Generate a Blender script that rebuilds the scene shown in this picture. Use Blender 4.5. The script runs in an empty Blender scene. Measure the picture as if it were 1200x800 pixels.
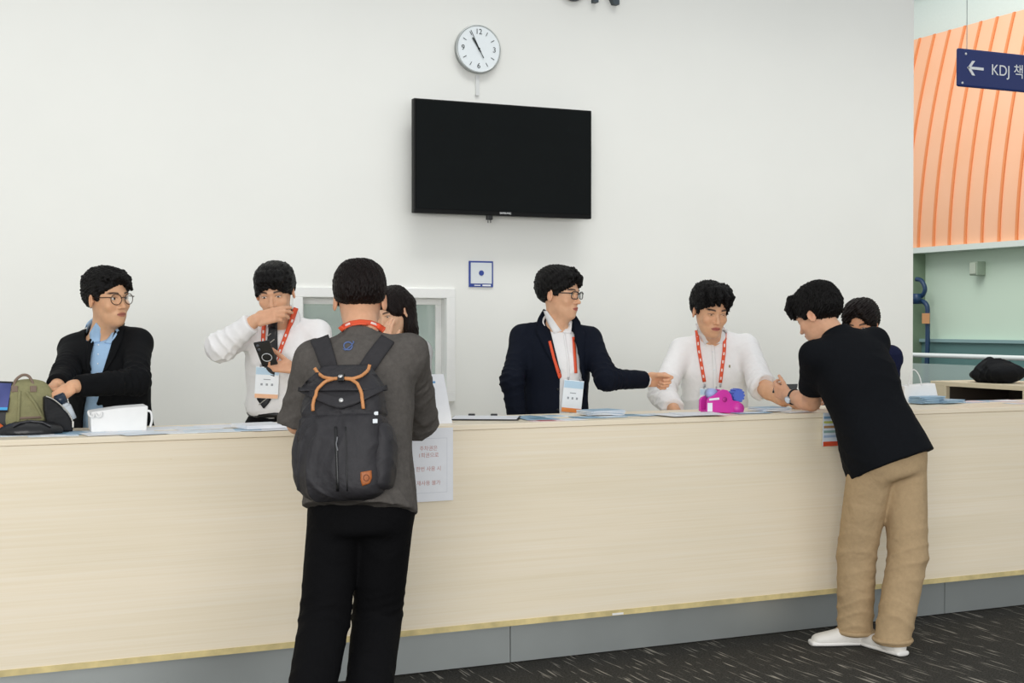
import bpy, bmesh, math, random
import numpy as np
from mathutils import Vector, Matrix

# ------------------------------------------------------------ camera, sky, lamps and added fill, exposure
SC = bpy.context.scene
COL = SC.collection
FPX = 1609.0
YAW = math.radians(24.5)
PITCH = math.radians(0.75)
CAMP = np.array([0.0, 0.0, 1.46])
cam_data = bpy.data.cameras.new('camera')
cam = bpy.data.objects.new('camera', cam_data)
COL.objects.link(cam)
cam.location = CAMP
cam.rotation_euler = (math.radians(90) - PITCH, 0, -YAW)
cam_data.sensor_width = 36
cam_data.lens = FPX / 1200 * 36
cam_data.clip_end = 200
SC.camera = cam
SC.view_settings.view_transform = 'Standard'
SC.view_settings.look = 'None'
SC.view_settings.gamma = 1
SC.view_settings.use_curve_mapping = False
SC.view_settings.exposure = 0.0

world = bpy.data.worlds.new('world')
SC.world = world
world.use_nodes = True
bg = world.node_tree.nodes['Background']
bg.inputs[0].default_value = (0.94, 0.97, 1.0, 1)
bg.inputs[1].default_value = 0.71


def area(name, loc, target, size, sizey, power, color=(1, 1, 1), spread=None):
    l = bpy.data.lights.new(name, 'AREA')
    l.shape = 'RECTANGLE'
    l.size = size
    l.size_y = sizey
    l.energy = power
    l.color = color
    if spread:
        l.spread = math.radians(spread)
    o = bpy.data.objects.new(name, l)
    COL.objects.link(o)
    o.location = loc
    d = Vector(target) - Vector(loc)
    o.rotation_euler = d.to_track_quat('-Z', 'Y').to_euler()
    return o


area('entrance_daylight', (-2.4, -2.4, 2.2), (1.0, 5.3, 0.7), 4.4, 2.6, 262, (1, 0.985, 0.965))
area('front_fill', (1.0, -5.0, 1.9), (4.2, 7.4, 1.0), 12.0, 3.0, 255, (1, 0.99, 0.98))  # added frontal fill that evens out the back wall
area('wall_fill', (5.2, 4.8, 5.6), (5.6, 7.4, 1.8), 5.0, 0.8, 8, (0.98, 0.99, 1.0))  # added light to brighten the wall, no known fixture
area('aisle_fill', (3.4, 6.2, 4.6), (3.4, 7.4, 0.8), 8.0, 0.5, 27, (1, 0.99, 0.97), 64)  # added strip above the staff side to lift the lower wall
area('hall_fill', (8.5, 11.5, 6.5), (12.5, 13.5, 1.6), 3.0, 4.0, 200, (1, 1, 0.98))  # added fill that brightens the far hall
area('office_fill', (2.7, 8.2, 2.6), (2.7, 8.3, 1.0), 1.2, 0.5, 9, (1, 1, 1))  # added behind the window to brighten the office wall

# ------------------------------------------------------------ geometry of the view, used to lay things out
Fw = np.array([math.sin(YAW) * math.cos(PITCH), math.cos(YAW) * math.cos(PITCH), -math.sin(PITCH)])
Rt = np.array([math.cos(YAW), -math.sin(YAW), 0.0])
Up = np.cross(Rt, Fw)


def ray(u, v):
    d = Fw + (u - 600) / FPX * Rt - (v - 400) / FPX * Up
    return d / np.linalg.norm(d)


def at(u, v, Y):
    d = ray(u, v)
    return CAMP + d * (Y / d[1])


def atz(u, v, z):
    d = ray(u, v)
    return CAMP + d * ((z - CAMP[2]) / d[2])


def atx(u, v, X):
    d = ray(u, v)
    return CAMP + d * (X / d[0])


def reach(c, L, u, v, near=True):
    """the point seen at u, v that lies a limb's length from joint c"""
    d = ray(u, v)
    oc = CAMP - c
    b = np.dot(oc, d)
    disc = b * b - (np.dot(oc, oc) - L * L)
    if disc < 0:
        p = CAMP - b * d
        q = p - c
        return c + q / np.linalg.norm(q) * L
    t = -b + (-math.sqrt(disc) if near else math.sqrt(disc))
    return CAMP + d * t


def unit(v):
    v = np.asarray(v, float)
    return v / np.linalg.norm(v)


def D(r, u, f, p=None):
    """direction r to the right of the view, u up, f towards the viewer"""
    if p is None:
        c = -np.array([math.sin(YAW), math.cos(YAW), 0])
    else:
        c = unit([CAMP[0] - p[0], CAMP[1] - p[1], 0])
    rr = np.array([-c[1], c[0], 0])
    return unit(r * rr + u * np.array([0, 0, 1.0]) + f * c)


def facing(p, deg):
    a = math.radians(deg)
    return D(math.sin(a), 0, math.cos(a), p)


# ------------------------------------------------------------ materials
def lin(c):
    if isinstance(c, str):
        c = tuple(int(c[i:i + 2], 16) for i in (0, 2, 4))
    o = []
    for x in c[:3]:
        x = x / 255.0
        o.append(x / 12.92 if x <= 0.04045 else ((x + 0.055) / 1.055) ** 2.4)
    return (o[0], o[1], o[2], 1.0)


class NT:
    def __init__(self, name):
        self.m = bpy.data.materials.new(name)
        self.m.use_nodes = True
        self.t = self.m.node_tree
        self.b = self.t.nodes['Principled BSDF']
        self.out = self.t.nodes['Material Output']

    def n(self, typ, **kw):
        x = self.t.nodes.new(typ)
        for k, v in kw.items():
            if k in ('operation', 'blend_type', 'data_type', 'noise_dimensions', 'wave_type', 'bands_direction', 'attribute_name', 'feature'):
                setattr(x, k, v)
            else:
                x.inputs[k].default_value = v
        return x

    def l(self, a, b):
        self.t.links.new(a, b)

    def coords(self, scale=(1, 1, 1), rot=(0, 0, 0)):
        tc = self.n('ShaderNodeTexCoord')
        mp = self.n('ShaderNodeMapping')
        mp.inputs['Scale'].default_value = scale
        mp.inputs['Rotation'].default_value = rot
        self.l(tc.outputs['Object'], mp.inputs['Vector'])
        return mp.outputs['Vector']

    def ramp(self, fac, stops):
        r = self.n('ShaderNodeValToRGB')
        while len(r.color_ramp.elements) < len(stops):
            r.color_ramp.elements.new(0.5)
        for e, (p, c) in zip(r.color_ramp.elements, stops):
            e.position = p
            e.color = c
        self.l(fac, r.inputs['Fac'])
        return r.outputs['Color']

    def bump(self, h, strength=0.3, dist=0.002):
        b = self.n('ShaderNodeBump', Strength=strength, Distance=dist)
        self.l(h, b.inputs['Height'])
        self.l(b.outputs['Normal'], self.b.inputs['Normal'])


MATS = {}


def plain(name, col, rough=0.6, metal=0.0, spec=0.5, var=0.0, scale=30, bump=0.0, bscale=200, sx=(1, 1, 1), sheen=0.0, bdist=0.002):
    if name in MATS:
        return MATS[name]
    t = NT(name)
    c = lin(col)
    t.b.inputs['Base Color'].default_value = c
    t.b.inputs['Roughness'].default_value = rough
    t.b.inputs['Metallic'].default_value = metal
    t.b.inputs['Specular IOR Level'].default_value = spec
    if sheen:
        t.b.inputs['Sheen Weight'].default_value = sheen
        t.b.inputs['Sheen Roughness'].default_value = 0.5
    vec = t.coords(sx)
    nz = t.n('ShaderNodeTexNoise', Scale=scale, Detail=3.0)
    t.l(vec, nz.inputs['Vector'])
    v = max(var, 0.015)
    lo = tuple(x * (1 - v) for x in c[:3]) + (1,)
    hi = tuple(min(1, x * (1 + v)) for x in c[:3]) + (1,)
    t.l(t.ramp(nz.outputs['Fac'], [(0.3, lo), (0.7, hi)]), t.b.inputs['Base Color'])
    if bump:
        n2 = t.n('ShaderNodeTexNoise', Scale=bscale, Detail=4.0)
        t.l(vec, n2.inputs['Vector'])
        t.bump(n2.outputs['Fac'], bump, bdist)
    MATS[name] = t.m
    return t.m


def cloth(name, col, var=0.08, rough=0.85, weave=0.35, spec=0.12, sheen=0.0, folds=0.5):
    if name in MATS:
        return MATS[name]
    t = NT(name)
    c = lin(col)
    t.b.inputs['Roughness'].default_value = rough
    t.b.inputs['Specular IOR Level'].default_value = spec
    t.b.inputs['Sheen Weight'].default_value = sheen
    vec = t.coords()
    nz = t.n('ShaderNodeTexNoise', Scale=55.0, Detail=6.0, Roughness=0.7)
    t.l(vec, nz.inputs['Vector'])
    lo = tuple(x * (1 - var) for x in c[:3]) + (1,)
    hi = tuple(min(1, x * (1 + var)) for x in c[:3]) + (1,)
    t.l(t.ramp(nz.outputs['Fac'], [(0.3, lo), (0.7, hi)]), t.b.inputs['Base Color'])
    n2 = t.n('ShaderNodeTexNoise', Scale=7.0, Detail=3.0, Roughness=0.5, Distortion=0.5)
    t.l(vec, n2.inputs['Vector'])
    n3 = t.n('ShaderNodeTexNoise', Scale=900.0, Detail=2.0)
    t.l(vec, n3.inputs['Vector'])
    b1 = t.n('ShaderNodeBump', Strength=folds, Distance=0.02)
    t.l(n2.outputs['Fac'], b1.inputs['Height'])
    b2 = t.n('ShaderNodeBump', Strength=weave, Distance=0.0008)
    t.l(n3.outputs['Fac'], b2.inputs['Height'])
    t.l(b1.outputs['Normal'], b2.inputs['Normal'])
    t.l(b2.outputs['Normal'], t.b.inputs['Normal'])
    MATS[name] = t.m
    return t.m


def skin_mat():
    t = NT('skin')
    a = t.n('ShaderNodeAttribute', attribute_name='tint')
    vec = t.coords()
    nz = t.n('ShaderNodeTexNoise', Scale=40.0, Detail=4.0)
    t.l(vec, nz.inputs['Vector'])
    mx = t.n('ShaderNodeMix', data_type='RGBA', blend_type='MULTIPLY')
    mx.inputs['Factor'].default_value = 1.0
    t.l(a.outputs['Color'], mx.inputs[6])
    t.l(t.ramp(nz.outputs['Fac'], [(0.3, (0.9, 0.87, 0.86, 1)), (0.7, (1, 1, 1, 1))]), mx.inputs[7])
    t.l(mx.outputs[2], t.b.inputs['Base Color'])
    t.b.inputs['Roughness'].default_value = 0.5
    t.b.inputs['Specular IOR Level'].default_value = 0.35
    t.b.inputs['Subsurface Weight'].default_value = 0.12
    t.b.inputs['Subsurface Radius'].default_value = (0.012, 0.005, 0.003)
    t.b.inputs['Subsurface Scale'].default_value = 0.6
    n2 = t.n('ShaderNodeTexNoise', Scale=500.0, Detail=3.0)
    t.l(vec, n2.inputs['Vector'])
    t.bump(n2.outputs['Fac'], 0.12, 0.001)
    return t.m


def hair_mat(name, col):
    if name in MATS:
        return MATS[name]
    t = NT(name)
    c = lin(col)
    vec = t.coords((260, 260, 40))
    nz = t.n('ShaderNodeTexNoise', Scale=1.0, Detail=3.0)
    t.l(vec, nz.inputs['Vector'])
    t.l(t.ramp(nz.outputs['Fac'], [(0.35, tuple(x * 0.6 for x in c[:3]) + (1,)), (0.7, tuple(x * 1.5 for x in c[:3]) + (1,))]), t.b.inputs['Base Color'])
    t.b.inputs['Roughness'].default_value = 0.42
    t.b.inputs['Specular IOR Level'].default_value = 0.16
    t.bump(nz.outputs['Fac'], 0.9, 0.006)
    MATS[name] = t.m
    return t.m


SKIN = skin_mat()
BLACKHAIR = hair_mat('black_hair', '0d0b0a')
BROWNHAIR = hair_mat('dark_brown_hair', '150d0b')

# ------------------------------------------------------------ object helpers


def tag(o, label=None, cat=None, group=None, kind=None):
    if label:
        o['label'] = label
    if cat:
        o['category'] = cat
    if group:
        o['group'] = group
    if kind:
        o['kind'] = kind
    return o


def empty(name, loc, label, cat, group=None, rz=0):
    o = bpy.data.objects.new(name, None)
    o.empty_display_size = 0.1
    COL.objects.link(o)
    o.location = [float(x) for x in loc]
    o.rotation_euler = (0, 0, rz)
    bpy.context.view_layer.update()
    return tag(o, label, cat, group)


def mesh_np(name, V, F, mat, parent=None, smooth=True, cols=None):
    """vertices in world space; F an n x 4 or n x 3 array or a list of tuples"""
    me = bpy.data.meshes.new(name)
    V = np.asarray(V, np.float32)
    base = np.zeros(3, np.float32)
    if parent is None and len(V):
        base = ((V.min(0) + V.max(0)) / 2).astype(np.float32)
        base[2] = V[:, 2].min()
        V = V - base
    if isinstance(F, np.ndarray):
        k = F.shape[1]
        me.vertices.add(len(V))
        me.vertices.foreach_set('co', V.ravel())
        me.loops.add(F.size)
        me.loops.foreach_set('vertex_index', F.ravel().astype(np.int32))
        me.polygons.add(len(F))
        me.polygons.foreach_set('loop_start', np.arange(0, F.size, k, dtype=np.int32))
        me.polygons.foreach_set('loop_total', np.full(len(F), k, np.int32))
        me.update(calc_edges=True)
    else:
        me.from_pydata([tuple(map(float, v)) for v in V], [], [tuple(int(i) for i in f) for f in F])
        me.update()
    me.validate()
    mats = mat if isinstance(mat, (list, tuple)) else [mat]
    for m in mats:
        me.materials.append(m)
    me.polygons.foreach_set('use_smooth', np.full(len(me.polygons), smooth))
    if cols is not None:
        a = me.color_attributes.new('tint', 'FLOAT_COLOR', 'POINT')
        c4 = np.ones((len(V), 4), np.float32)
        c4[:, :3] = cols
        a.data.foreach_set('color', c4.ravel())
    o = bpy.data.objects.new(name, me)
    COL.objects.link(o)
    if parent is None:
        o.location = [float(x) for x in base]
    else:
        o.parent = parent
        o.matrix_parent_inverse = parent.matrix_basis.inverted()
    return o


class MB:
    """collects simple shapes for ONE mesh object"""

    def __init__(self):
        self.bm = bmesh.new()

    def box(self, c, size, M=None, bev=0.0):
        r = bmesh.ops.create_cube(self.bm, size=1)
        vs = r['verts']
        X = Matrix.Translation(Vector([float(x) for x in c]))
        if M is not None:
            X = X @ M.to_4x4()
        X = X @ Matrix.Diagonal((size[0], size[1], size[2], 1))
        bmesh.ops.transform(self.bm, matrix=X, verts=vs)
        if bev > 0:
            es = list({e for v in vs for e in v.link_edges})
            bmesh.ops.bevel(self.bm, geom=es, offset=bev, segments=2, affect='EDGES', profile=0.5)
        return self

    def cyl(self, a, b, r, r2=None, seg=24, cap=True):
        a = Vector([float(x) for x in a])
        b = Vector([float(x) for x in b])
        d = b - a
        q = d.to_track_quat('Z', 'Y').to_matrix().to_4x4()
        bmesh.ops.create_cone(self.bm, cap_ends=cap, segments=seg, radius1=r, radius2=r if r2 is None else r2, depth=d.length,
                              matrix=Matrix.Translation((a + b) / 2) @ q)
        return self

    def sphere(self, c, r, M=None, seg=24):
        X = Matrix.Translation(Vector([float(x) for x in c]))
        if M is not None:
            X = X @ M.to_4x4()
        if not hasattr(r, '__len__'):
            r = (r, r, r)
        X = X @ Matrix.Diagonal((r[0], r[1], r[2], 1))
        bmesh.ops.create_uvsphere(self.bm, u_segments=seg, v_segments=seg // 2, radius=1, matrix=X)
        return self

    def tube(self, pts, r, seg=10, closed=False):
        pts = [np.asarray(p, float) for p in pts]
        n = len(pts)
        rings = []
        ref = None
        for i in range(n):
            if closed:
                t = pts[(i + 1) % n] - pts[i - 1]
            else:
                t = pts[min(i + 1, n - 1)] - pts[max(i - 1, 0)]
            t = unit(t)
            if ref is None:
                ref = np.array([0, 0, 1.0]) if abs(t[2]) < 0.9 else np.array([1.0, 0, 0])
            s = ref - t * np.dot(ref, t)
            if np.linalg.norm(s) < 1e-5:
                s = np.cross(t, [0.3, 0.5, 0.8])
            s = unit(s)
            ref = s
            w = np.cross(t, s)
            rr = r[i] if hasattr(r, '__len__') else r
            rings.append([self.bm.verts.new(pts[i] + rr * (math.cos(k * 2 * math.pi / seg) * s + math.sin(k * 2 * math.pi / seg) * w)) for k in range(seg)])
        m = n if closed else n - 1
        for i in range(m):
            A, B = rings[i], rings[(i + 1) % n]
            for k in range(seg):
                self.bm.faces.new((A[k], A[(k + 1) % seg], B[(k + 1) % seg], B[k]))
        if not closed:
            self.bm.faces.new(rings[0][::-1])
            self.bm.faces.new(rings[-1])
        return self

    def prism(self, poly, off):
        """polygon of world points pushed along off"""
        off = np.asarray(off, float)
        a = [self.bm.verts.new(np.asarray(p, float)) for p in poly]
        b = [self.bm.verts.new(np.asarray(p, float) + off) for p in poly]
        n = len(a)
        self.bm.faces.new(a[::-1])
        self.bm.faces.new(b)
        for i in range(n):
            self.bm.faces.new((a[i], a[(i + 1) % n], b[(i + 1) % n], b[i]))
        return self

    def build(self, name, mat, parent=None, smooth=False, bevel=0.0):
        bmesh.ops.recalc_face_normals(self.bm, faces=self.bm.faces[:])
        me = bpy.data.meshes.new(name)
        vs = np.array([v.co[:] for v in self.bm.verts])
        base = Vector((0, 0, 0))
        if parent is None:
            lo, hi = vs.min(0), vs.max(0)
            base = Vector(((lo[0] + hi[0]) / 2, (lo[1] + hi[1]) / 2, lo[2]))
            bmesh.ops.translate(self.bm, vec=-base, verts=self.bm.verts[:])
        self.bm.to_mesh(me)
        self.bm.free()
        me.materials.append(mat)
        for p in me.polygons:
            p.use_smooth = smooth
        o = bpy.data.objects.new(name, me)
        COL.objects.link(o)
        if parent is None:
            o.location = base
        else:
            o.parent = parent
            o.matrix_parent_inverse = parent.matrix_basis.inverted()
        if bevel > 0:
            md = o.modifiers.new('bevel', 'BEVEL')
            md.width = bevel
            md.segments = 2
            md.limit_method = 'ANGLE'
        if smooth:
            try:
                me.shade_auto_smooth = True
            except Exception:
                pass
        return o


def struct(o):
    o['kind'] = 'structure'
    return o


def rotm(X, Y, Z):
    return Matrix(((X[0], Y[0], Z[0]), (X[1], Y[1], Z[1]), (X[2], Y[2], Z[2])))


def text(name, s, pos, X, U, size, mat, parent, depth=0.0005, align='CENTER'):
    cu = bpy.data.curves.new(name, 'FONT')
    cu.body = s
    cu.size = size
    cu.extrude = depth
    cu.align_x = align
    cu.align_y = 'CENTER'
    o = bpy.data.objects.new(name, cu)
    COL.objects.link(o)
    X = unit(X)
    U = unit(U)
    M = rotm(X, U, np.cross(X, U)).to_4x4()
    M.translation = Vector([float(x) for x in pos])
    o.matrix_world = M
    bpy.context.view_layer.update()
    dg = bpy.context.evaluated_depsgraph_get()
    me = bpy.data.meshes.new_from_object(o.evaluated_get(dg))
    me.transform(M)
    bpy.data.objects.remove(o)
    me.materials.clear()
    me.materials.append(mat)
    me.name = name
    o = bpy.data.objects.new(name, me)
    COL.objects.link(o)
    if parent is not None:
        o.parent = parent
        o.matrix_parent_inverse = parent.matrix_basis.inverted()
    return o


# ------------------------------------------------------------ distance-field modelling for bodies, cloth and bags
f32 = np.float32


def smin(a, b, k):
    if k <= 0:
        return np.minimum(a, b)
    h = np.maximum(k - np.abs(a - b), 0) / k
    return np.minimum(a, b) - h * h * k * 0.25


def cone(a, b, ra, rb=None, flat=None, fk=1.0):
    """tapered limb; flat = direction in which it is squashed by fk"""
    a = np.asarray(a, f32)
    b = np.asarray(b, f32)
    rb = ra if rb is None else rb
    ab = b - a
    L2 = float(ab @ ab) + 1e-12
    fl = None if flat is None else unit(flat).astype(f32)

    def fn(P):
        q = P - a
        t = np.clip(q @ ab / L2, 0, 1)
        w = q - t[:, None] * ab
        if fl is not None:
            c = w @ fl
            w = w + (c * (1 / fk - 1))[:, None] * fl
        return np.sqrt((w * w).sum(1)) - (ra + (rb - ra) * t)
    return fn


def ell(c, r, R=None):
    c = np.asarray(c, f32)
    r = np.asarray(r, f32)
    R = np.eye(3, dtype=f32) if R is None else np.asarray(R, f32)   # columns = axes
    mr = float(r.min())

    def fn(P):
        q = (P - c) @ R
        k0 = np.sqrt(((q / r) ** 2).sum(1))
        k1 = np.sqrt(((q / (r * r)) ** 2).sum(1)) + 1e-9
        return np.where(k0 < 0.02, -mr, k0 * (k0 - 1) / k1).astype(f32)
    return fn


def rbox(c, h, R=None, rd=0.01):
    c = np.asarray(c, f32)
    h = np.asarray(h, f32) - rd
    R = np.eye(3, dtype=f32) if R is None else np.asarray(R, f32)

    def fn(P):
        q = np.abs((P - c) @ R) - h
        return np.sqrt((np.maximum(q, 0) ** 2).sum(1)) + np.minimum(q.max(1), 0) - rd
    return fn


def plane(p, n):
    """negative on the side opposite to n"""
    p = np.asarray(p, f32)
    n = unit(n).astype(f32)
    return lambda P: (P - p) @ n


def wedge(*planes):
    return lambda P: np.max(np.stack([f(P) for f in planes]), 0)


def loft(O, R, st, p=2.3, cap=0.03):
    """stations z, cx, cy, half width, half depth along the third axis of R"""
    O = np.asarray(O, f32)
    R = np.asarray(R, f32)
    st = np.array(st, float)
    z = st[:, 0]
    zz = np.linspace(z[0], z[-1], 60)
    rows = []
    for c in range(1, 5):
        y = st[:, c]
        m = np.gradient(y, z)
        i = np.clip(np.searchsorted(z, zz) - 1, 0, len(z) - 2)
        h = z[i + 1] - z[i]
        t = (zz - z[i]) / h
        rows.append((2 * t**3 - 3 * t**2 + 1) * y[i] + (t**3 - 2 * t**2 + t) * h * m[i] + (-2 * t**3 + 3 * t**2) * y[i + 1] + (t**3 - t**2) * h * m[i + 1])

    def fn(P):
        q = (P - O) @ R
        x, y, w = q[:, 0], q[:, 1], q[:, 2]
        cx, cy, a, b = [np.interp(w, zz, r_).astype(f32) for r_ in rows]
        r = (np.abs((x - cx) / a) ** p + np.abs((y - cy) / b) ** p) ** (1 / p)
        d = (r - 1) * np.minimum(a, b) * (0.9)
        dz = np.maximum(z[0] - w, w - z[-1]).astype(f32)
        return -smin(-d, -dz, cap)
    return fn


def waves(seed, freq, n=7, aniso=None):
    rs = np.random.RandomState(seed + 50)
    K = rs.normal(size=(n, 3))
    K /= np.linalg.norm(K, axis=1)[:, None]
    if aniso is not None:
        K = K * np.asarray(aniso)
    K = (K * freq * rs.uniform(0.6, 1.6, size=(n, 1))).astype(f32)
    ph = rs.uniform(0, 6.28, n).astype(f32)
    return lambda P: np.sin(P @ K.T + ph).mean(1)


def folds(seed, amp, freq=40, aniso=None, ridge=True):
    w1 = waves(seed, freq * 0.5, 5, aniso)
    w2 = waves(seed + 1, freq * 0.5, 5, aniso)
    rs = np.random.RandomState(seed + 55)
    k = unit(rs.normal(size=3) * (np.ones(3) if aniso is None else np.asarray(aniso))).astype(f32)
    k2 = unit(rs.normal(size=3) * (np.ones(3) if aniso is None else np.asarray(aniso))).astype(f32)

    def fn(P):
        a, b = w1(P), w2(P)
        s = np.sin(P @ k * freq + a * 6)
        s2 = np.sin(P @ k2 * freq * 0.7 + b * 6)
        r = (1 - np.abs(s)) ** 2 * np.clip(0.5 + 1.8 * b, 0, 1) + (1 - np.abs(s2)) ** 2 * np.clip(0.5 + 1.8 * a, 0, 1)
        return -amp * (r - 0.4)
    return fn


def limbfolds(a, b, at_t, amp, freq, seed=0, span=0.3):
    """folds that ring a limb, strongest around at_t"""
    a = np.asarray(a, f32)
    b = np.asarray(b, f32)
    ab = b - a
    L = float(np.linalg.norm(ab))
    ax = ab / L
    w = waves(seed, 14, 5)
    side = unit(np.cross(ax, [0.3, 0.2, 0.9])).astype(f32)

    def fn(P):
        q = P - a
        t = q @ ax / L
        rad = np.sqrt(np.maximum((q * q).sum(1) - (t * L) ** 2, 0))
        m = np.exp(-((t - at_t) / span) ** 2) * np.clip(1.6 - rad / 0.09, 0, 1)
        s = np.sin(t * L * freq + w(P) * 5 + (q @ side) * 14)
        return -amp * m * ((1 - np.abs(s)) ** 1.5 - 0.35)
    return fn


def ev(prims, P):
    d = None
    for fn, op, k in prims:
        v = fn(P)
        if op == 'd':
            if d is not None:
                d = d + v
            continue
        if d is None:
            d = v if op == 'u' else np.full(len(P), 1.0, f32)
            continue
        if op == 'u':
            d = smin(d, v, k)
        elif op == 's':
            d = -smin(-d, v, k)
        else:
            d = -smin(-d, -v, k)
    if d is None:
        d = np.full(len(P), 1.0, f32)
    return d


def grp(prims):
    return lambda P: ev(prims, P)


def U(fn, k=0.0):
    return (fn, 'u', k)


def S(fn, k=0.0):
    return (fn, 's', k)


def I(fn, k=0.0):
    return (fn, 'i', k)


def DISP(fn):
    return (fn, 'd', 0)


EDG = [(0, 1), (2, 3), (4, 5), (6, 7), (0, 2), (1, 3), (4, 6), (5, 7), (0, 4), (1, 5), (2, 6), (3, 7)]
CRN = np.array([(i >> 2 & 1, i >> 1 & 1, i & 1) for i in range(8)])


def nets(prims, lo, hi, h):
    B = 12
    lo = np.asarray(lo, float)
    n = np.maximum(1, np.ceil((np.asarray(hi, float) - lo) / (h * B)).astype(int))
    idx = np.stack(np.meshgrid(*[np.arange(k) for k in n], indexing='ij'), -1).reshape(-1, 3)
    cen = (lo + (idx + 0.5) * B * h).astype(f32)
    R = B * h * 0.8661
    d = np.concatenate([ev(prims, c) for c in np.array_split(cen, max(1, len(cen) // 60000))])
    idx = idx[np.abs(d) < R * 1.5 + 0.008]
    g = np.stack(np.meshgrid(*[np.arange(B + 1)] * 3, indexing='ij'), -1).reshape(-1, 3)
    N = 1 << 14
    keys, poss, quads = [], [], []
    step = 10
    lg = np.arange(B)
    cell = np.stack(np.meshgrid(lg, lg, lg, indexing='ij'), -1)
    for s in range(0, len(idx), step):
        bi = idx[s:s + step]
        bc = (lo + (bi + 0.5) * B * h).astype(f32)
        keep = []
        for pr in prims:
            fn, op, k = pr
            if op == 'd':
                keep.append(pr)
                continue
            v = fn(bc)
            if op == 'i':
                if v.max() > -(R * 1.25 + k + 0.01):
                    keep.append(pr)
            elif v.min() < R * 1.25 + k + 0.01:
                keep.append(pr)
        G = (bi[:, None, :] * B + g[None])
        P = (lo + G.reshape(-1, 3) * h).astype(f32)
        Dv = ev(keep, P).reshape(len(bi), B + 1, B + 1, B + 1)
        sg = Dv < 0
        cnt = np.zeros((len(bi), B, B, B), np.int8)
        for c in CRN:
            cnt += sg[:, c[0]:c[0] + B, c[1]:c[1] + B, c[2]:c[2] + B]
        w = np.argwhere((cnt > 0) & (cnt < 8))
        if len(w):
            vals = np.stack([Dv[w[:, 0], w[:, 1] + c[0], w[:, 2] + c[1], w[:, 3] + c[2]] for c in CRN], 1)
            acc = np.zeros((len(w), 3))
            num = np.zeros(len(w))
            for a, b in EDG:
                va, vb = vals[:, a], vals[:, b]
                m = (va < 0) != (vb < 0)
                t = np.where(m, va / np.where(m, va - vb, 1), 0)
                acc += m[:, None] * (CRN[a] + t[:, None] * (CRN[b] - CRN[a]))
                num += m
            gc = bi[w[:, 0]] * B + w[:, 1:]
            poss.append(lo + (gc + acc / num[:, None]) * h)
            gk = gc + 1
            keys.append((gk[:, 0].astype(np.int64) * N + gk[:, 1]) * N + gk[:, 2])
        for ax in range(3):
            b_, c_ = (ax + 1) % 3, (ax + 2) % 3
            s0 = sg[:, :B, :B, :B]
            sl = [slice(None), slice(0, B), slice(0, B), slice(0, B)]
            sl[ax + 1] = slice(1, B + 1)
            s1 = sg[tuple(sl)]
            e = np.argwhere(s0 != s1)
            if not len(e):
                continue
            flip = s0[e[:, 0], e[:, 1], e[:, 2], e[:, 3]]
            gp = bi[e[:, 0]] * B + e[:, 1:] + 1
            q = []
            for db, dc in ((0, 0), (1, 0), (1, 1), (0, 1)):
                c = gp.copy()
                c[:, b_] -= db
                c[:, c_] -= dc
                q.append((c[:, 0].astype(np.int64) * N + c[:, 1]) * N + c[:, 2])
            q = np.stack(q, 1)
            q[~flip] = q[~flip][:, ::-1]
            quads.append(q)
    K = np.concatenate(keys)
    V = np.concatenate(poss)
    Q = np.concatenate(quads)
    o = np.argsort(K)
    K, V = K[o], V[o]
    j = np.searchsorted(K, Q)
    j = np.minimum(j, len(K) - 1)
    ok = (K[j] == Q).all(1)
    return V.astype(f32), j[ok].astype(np.int32)


def sdf_obj(name, prims, pts, pad, h, mat, parent=None, colf=None):
    pts = np.asarray(pts, float)
    V, Q = nets(prims, pts.min(0) - pad, pts.max(0) + pad, h)
    cols = colf(V) if colf is not None else None
    return mesh_np(name, V, Q, mat, parent, True, cols)


def cast(prims, u, v, far=12.0, near=3.0, C=None):
    """points where the surface is seen at the pixels u, v"""
    u = np.atleast_1d(np.asarray(u, float))
    v = np.atleast_1d(np.asarray(v, float))
    dirs = np.stack([ray(a, b) for a, b in zip(u, v)])
    t = np.full(len(u), near)
    for _ in range(90):
        P = (CAMP + dirs * t[:, None]).astype(f32)
        d = ev(prims, P)
        t = t + np.clip(d, -0.05, 0.3) * 0.8
    hit = np.abs(d) < 0.01
    if (~hit).any() and hit.any():
        t[~hit] = np.interp(np.flatnonzero(~hit), np.flatnonzero(hit), t[hit])
    P = CAMP + dirs * t[:, None]
    return P, hit


def grad(prims, P):
    e = 0.004
    P = P.astype(f32)
    g = np.stack([ev(prims, P + np.array(o, f32) * e) - ev(prims, P - np.array(o, f32) * e) for o in ((1, 0, 0), (0, 1, 0), (0, 0, 1))], 1)
    return g / (np.linalg.norm(g, axis=1)[:, None] + 1e-9)


def resample(pl, n):
    pl = np.asarray(pl, float)
    s = np.r_[0, np.cumsum(np.linalg.norm(np.diff(pl, axis=0), axis=1))]
    t = np.linspace(0, s[-1], n)
    return np.stack([np.interp(t, s, pl[:, i]) for i in range(pl.shape[1])], 1)


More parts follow.
